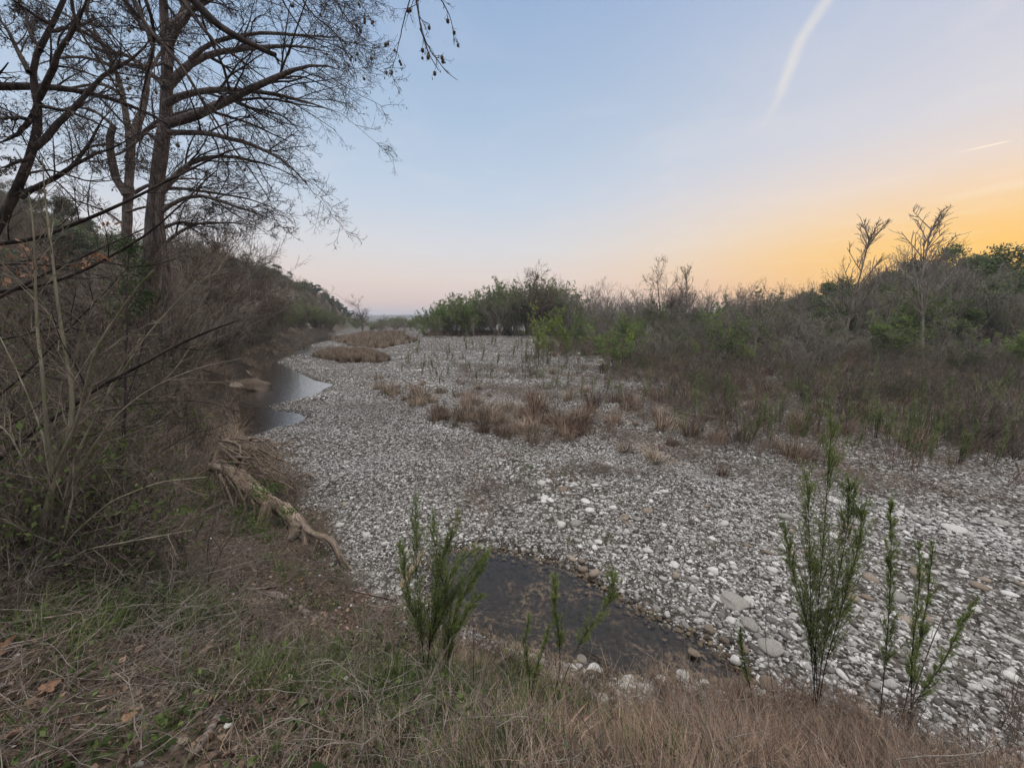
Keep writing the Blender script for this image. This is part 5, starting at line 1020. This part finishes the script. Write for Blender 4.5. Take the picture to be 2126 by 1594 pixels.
for label, l, r in [("long thin dead branch lying across the pebbles toward the pool's far shore", [(985,1135),(1010,1085),(1035,1050),(1040,1025),(1015,995)], [.012, .012, .010, .008, .004]), ("dead log lying at the edge of the right-hand brush", [(1400,853),(1440,862),(1500,868),(1560,880)], [.03, .05, .05, .02]), ("pale fallen log lying in the floodplain grass by the lime bush", [(1345,706),(1400,698),(1450,706)], [.10, .16, .05]),
                    ("dark fallen limb arched under the tall saplings", [(1600,735),(1700,720),(1800,728),(1880,752),(1960,782)], [.04, .06, .08, .08, .04]), ("thin curved stick rising from the pebbles at the far right edge", [(2095,935),(2115,965),(2124,1000)], [.01, .02, .02])]:
    woodpiece("dead_branch", label, "branch", [([(x, y, max(.02, hz(*gz(x, y, 0)[:2]))+rr_, False) for (x, y), rr_ in zip(l, r)], r)], g_, M_STICK if "dark" not in label else M_DARKBARK, 7, .1, 18)
# ---- stones one can point to
M_S = {'w': mat_stone("white_stone", [(0, (.46, .435, .40)), (1, (.64, .62, .58))]), 'g': mat_stone("grey_stone", [(0, (.25, .23, .205)), (1, (.36, .335, .30))]), 'b': mat_stone("brown_stone", [(0, (.13, .10, .075)), (1, (.24, .19, .145))]), 't': mat_stone("tan_stone", [(0, (.20, .155, .115)), (1, (.34, .28, .22))])}
SH = {}
def stone(px, py, wpx, c, label, group=None, flat=.6, z=None, sink=.3, angular=.35, cat="stone", nm="stone", sub=3):
    zz = hz(*gz(px, py, 0)[:2]) if z is None else z
    p = gz(px, py, zz) if z is not None or zz < .5 else ground_at(px, py, 1.2)
    if z is None: p[2] = hz(p[0], p[1])
    dist = p[1]*cos(PITCH)+(EYE-p[2])*sin(PITCH); s = wpx*.5*dist/F
    key = (c, int(g_.integers(0, 4)), sub)
    if key not in SH: SH[key] = stone_mesh(nm+"_"+c, 900+len(SH)*3, M_S[c], sub, .8, angular, .05 if sub < 4 else .11)
    o = obj(nm, SH[key], None, (p[0], p[1], p[2]+s*flat*(1-sink*2)*.8)); o.scale = (s*1.12, s*1.12, s*flat*1.25); o.rotation_euler = (g_.normal(0, .08), g_.normal(0, .08), g_.uniform(0, 6)); return tag(o, label, cat, group)
stone(1523, 1255, 50, 'g', "largest flat grey stone on the pebbles above the pool's right end", flat=.45, nm="boulder", cat="boulder", sub=4)
stone(528, 806, 58, 'b', "block-shaped brown boulder jutting into the stream from the left bank", z=-.05, flat=.55, nm="boulder", cat="boulder", sub=4)
stone(480, 808, 60, 't', "broken layered rock left of the block-shaped boulder in the stream", z=.05, flat=.4, nm="boulder", cat="boulder", sub=4); stone(500, 780, 34, 't', "small pale rock behind the block-shaped boulder", z=.1, nm="boulder", cat="boulder")
stone(1515, 1432, 42, 'b', "larger brown stone at the pool's right near corner", flat=.6); stone(1598, 1425, 38, 'b', "brown stone half hidden in grass right of the pool's tip", flat=.6); stone(1452, 1404, 24, 'b', "small brown stone next to the white one at the pool's near edge")
stone(1422, 1408, 36, 'w', "brightest white stone at the pool's near edge, beside the small brown one"); stone(1428, 1428, 28, 'w', "white stone just below the brightest one at the pool's near edge"); stone(1466, 1420, 26, 'w', "flat white stone between the brown stones at the pool's near edge", flat=.35)
stone(1306, 1412, 30, 'w', "pale upright stone at the pool's near edge under the long slanting stick"); stone(1342, 1430, 26, 'w', "bluish white flat stone by the green grass at the pool's near edge", flat=.4); stone(1370, 1410, 28, 'w', "pitted pale stone left of the brightest white one"); stone(1236, 1388, 34, 'w', "long white stone at the pool's near left shore", flat=.4); stone(1208, 1368, 22, 'g', "grey stone at the pool's near left shore beside the leaning wand plant")
stone(1410, 1460, 20, 'w', "round bluish stone in the grass below the pool"); stone(1500, 1455, 16, 'g', "small grey stone under the larger brown one"); stone(1250, 1450, 24, 'w', "white stone among grass below the leaning wand plant")
stone(1234, 1192, 26, 't', "pale stone with a dark wet foot at the pool's far edge", z=-.03); stone(1210, 1184, 20, 'b', "dark wet stone left of the pale wet-footed one", z=-.04); stone(1186, 1162, 20, 't', "wet tan stone at the pool's far edge"); stone(1207, 1167, 18, 't', "wet tan stone touching the first at the pool's far edge")
stone(1472, 1308, 22, 'b', "round brown stone on the right far shore of the pool"); stone(1440, 1355, 26, 't', "orange-tan flat stone sitting in the pool's right end", z=-.06, flat=.5); stone(1526, 1372, 20, 'w', "white pointed stone standing in the pool's right end", z=-.05, flat=.9); stone(1543, 1348, 24, 't', "pale tan stone at the right tip of the pool"); stone(1505, 1332, 18, 'b', "brown stone between the round brown and pale tan ones")
stone(1556, 1300, 36, 'g', "angular grey-blue stone right of the pool"); stone(1600, 1345, 44, 'g', "broad pale grey stone near the tallest wand plant's foot", flat=.4); stone(1490, 1245, 16, 'w', "small white stone left of the largest flat grey stone"); stone(1555, 1248, 20, 'w', "small white stone right of the largest flat grey stone"); stone(1403, 1195, 18, 't', "light tan stone standing out above the pool's far shore")
stone(1195, 1088, 22, 'g', "rounded grey stone on the pebbles up from the pool"); stone(1165, 1090, 18, 'w', "pale stone left of the rounded grey one"); stone(1215, 1042, 20, 'w', "white stone above the rounded grey one"); stone(1262, 967, 20, 'w', "white block left of the flattened grass mat")
stone(1980, 1100, 40, 'w', "long white flat stone on the right gravel", flat=.35); stone(2070, 1085, 36, 'g', "long grey flat stone right of the long white one", flat=.35); stone(1630, 1075, 26, 'g', "grey flat stone left of the tallest wand plant"); stone(1890, 1365, 34, 'g', "round blue-grey stone behind the forked wand plant's stems"); stone(1860, 1240, 34, 'g', "broad grey stone beside the single-stemmed wand plant"); stone(1770, 1085, 30, 'g', "grey stone right behind the tallest wand plant")
stone(602, 1387, 26, 'w', "upper of two white stones in the left foreground grass"); stone(598, 1412, 24, 'w', "lower of two white stones in the left foreground grass"); stone(366, 1545, 40, 't', "broad dusty stone in the soil near the bottom left"); stone(715, 1048, 16, 't', "small brown stone on the pebbles beyond the root log")
for px, py, w, lab in [(705,1092,18,"white stone by the twig litter beyond the root log"), (800,1130,18,"white stone behind the driftwood log"), (838,1145,20,"pair-sized white stone right beside the driftwood log's top"), (760,1112,16,"pale stone halfway between root log and driftwood log")]:
    stone(px, py, w, 'w', lab)
s_ = R3(99)
for px, py in scatter_px([(1100,1000),(1500,1000),(1960,1080),(2126,1180),(2126,1420),(1950,1330),(1620,1230),(1380,1190),(1150,1110)], 80):
    stone(px, py, s_.uniform(12, 24)*(1+.25*(px > 1700)), s_.choice(['w', 'w', 'g', 't']), "larger pale rounded stone lying among the pebbles up from the pool", "larger stones among the pebbles above the pool", flat=.5, sub=2)
# big fallen leaves in the left foreground
def big_leaf(px, py, s, label, rg):
    b = ground_at(px, py, 1.5); n = 12; th = np.linspace(0, 2*pi, 33)[:-1]; rad_ = s*(.55+.45*np.abs(np.sin(2.5*th)))*rg.uniform(.85, 1.1, 32)
    V = [(0, 0, .02)]; 
    for fr in (.5, 1.): V += [(fr*r*np.cos(t_), fr*r*np.sin(t_), .02+s*.35*(fr**2)*abs(np.sin(t_*1.5+1))+rg.normal(0, s*.04)) for r, t_ in zip(rad_, th)]
    V = np.array(V); k = np.arange(32); F3 = np.stack([np.zeros(32, int), 1+k, 1+(k+1) % 32], 1); F4 = np.stack([1+k, 33+k, 33+(k+1) % 32, 1+(k+1) % 32], 1); mb = MB(); mb.add(V, F3); mb.F.setdefault((4, 0), []).append(F4)
    o = obj("fallen_leaf", mb.mesh("fallen_leaf", M_DRYLEAF, True), None, (b[0], b[1], b[2]+.01)); o.rotation_euler = (rg.normal(0, .25), rg.normal(0, .25), rg.uniform(0, 6)); tag(o, label, "leaf")
big_leaf(18, 1352, .075, "large curled tan fallen leaf at the left edge", R3(1)); big_leaf(105, 1435, .045, "rust-brown folded leaf below the large tan one", R3(2)); big_leaf(625, 1205, .04, "orange curled leaf under the root log's foot", R3(3)); big_leaf(462, 1376, .035, "tan leaf beside the thin pale stalk", R3(4)); big_leaf(270, 1500, .04, "brown leaf flat on the soil near the bottom left", R3(5)); big_leaf(22, 1540, .045, "tan leaf in the bottom left corner", R3(6))
# dead leaf bunches hanging on the saplings
def leaf_bunch(px, py, Y, n, s, label, rg):
    c = gy(px, py, Y); mb = MB(); leaves(mb, rg.normal(size=(n, 3))*s*[1, .6, .8], rg, (.03, .065), .7, np.array([[0, 0, -.8]])*np.ones((n, 1)), .8); o = obj("dead_leaf_bunch", mb.mesh("dead_leaf_bunch", M_DRYLEAF), None, tuple(c)); tag(o, label, "leaves")
leaf_bunch(215, 528, 3.6, 14, .05, "pinkish dead leaves hanging left of the ivy on the tallest trunk", R3(7)); leaf_bunch(232, 462, 3.6, 7, .04, "few pale dead leaves caught on the long thin dark branch", R3(8)); leaf_bunch(60, 540, 3.2, 16, .08, "reddish dead leaves clinging on twigs near the left edge", R3(9)); leaf_bunch(12, 565, 3.2, 10, .05, "pink dead leaves right at the left edge", R3(10)); leaf_bunch(168, 545, 3.6, 8, .05, "small brown dead leaves beside the pale sapling's top", R3(11))
# ---------------------------------------------------------------- evening air
me_h = bpy.data.meshes.new("haze"); import bmesh
bm = bmesh.new(); bmesh.ops.create_cube(bm, size=1.); bm.to_mesh(me_h); bm.free()
hm = bpy.data.materials.new("haze"); hm.use_nodes = True; T_ = NT(hm.node_tree); T_.n.clear()
vp = T_.new('ShaderNodeVolumePrincipled'); vp.inputs['Color'].default_value = (.86, .90, 1., 1); vp.inputs['Density'].default_value = .0005; vp.inputs['Anisotropy'].default_value = .2
oo = T_.new('ShaderNodeOutputMaterial'); T_.l.new(vp.outputs[0], oo.inputs['Volume']); me_h.materials.append(hm)
hb_ = obj("haze", me_h); hb_.scale = (8200, 8200, 44); hb_.location = (0, 0, 16); tag(hb_, "thin evening haze over the valley", kind='stuff')
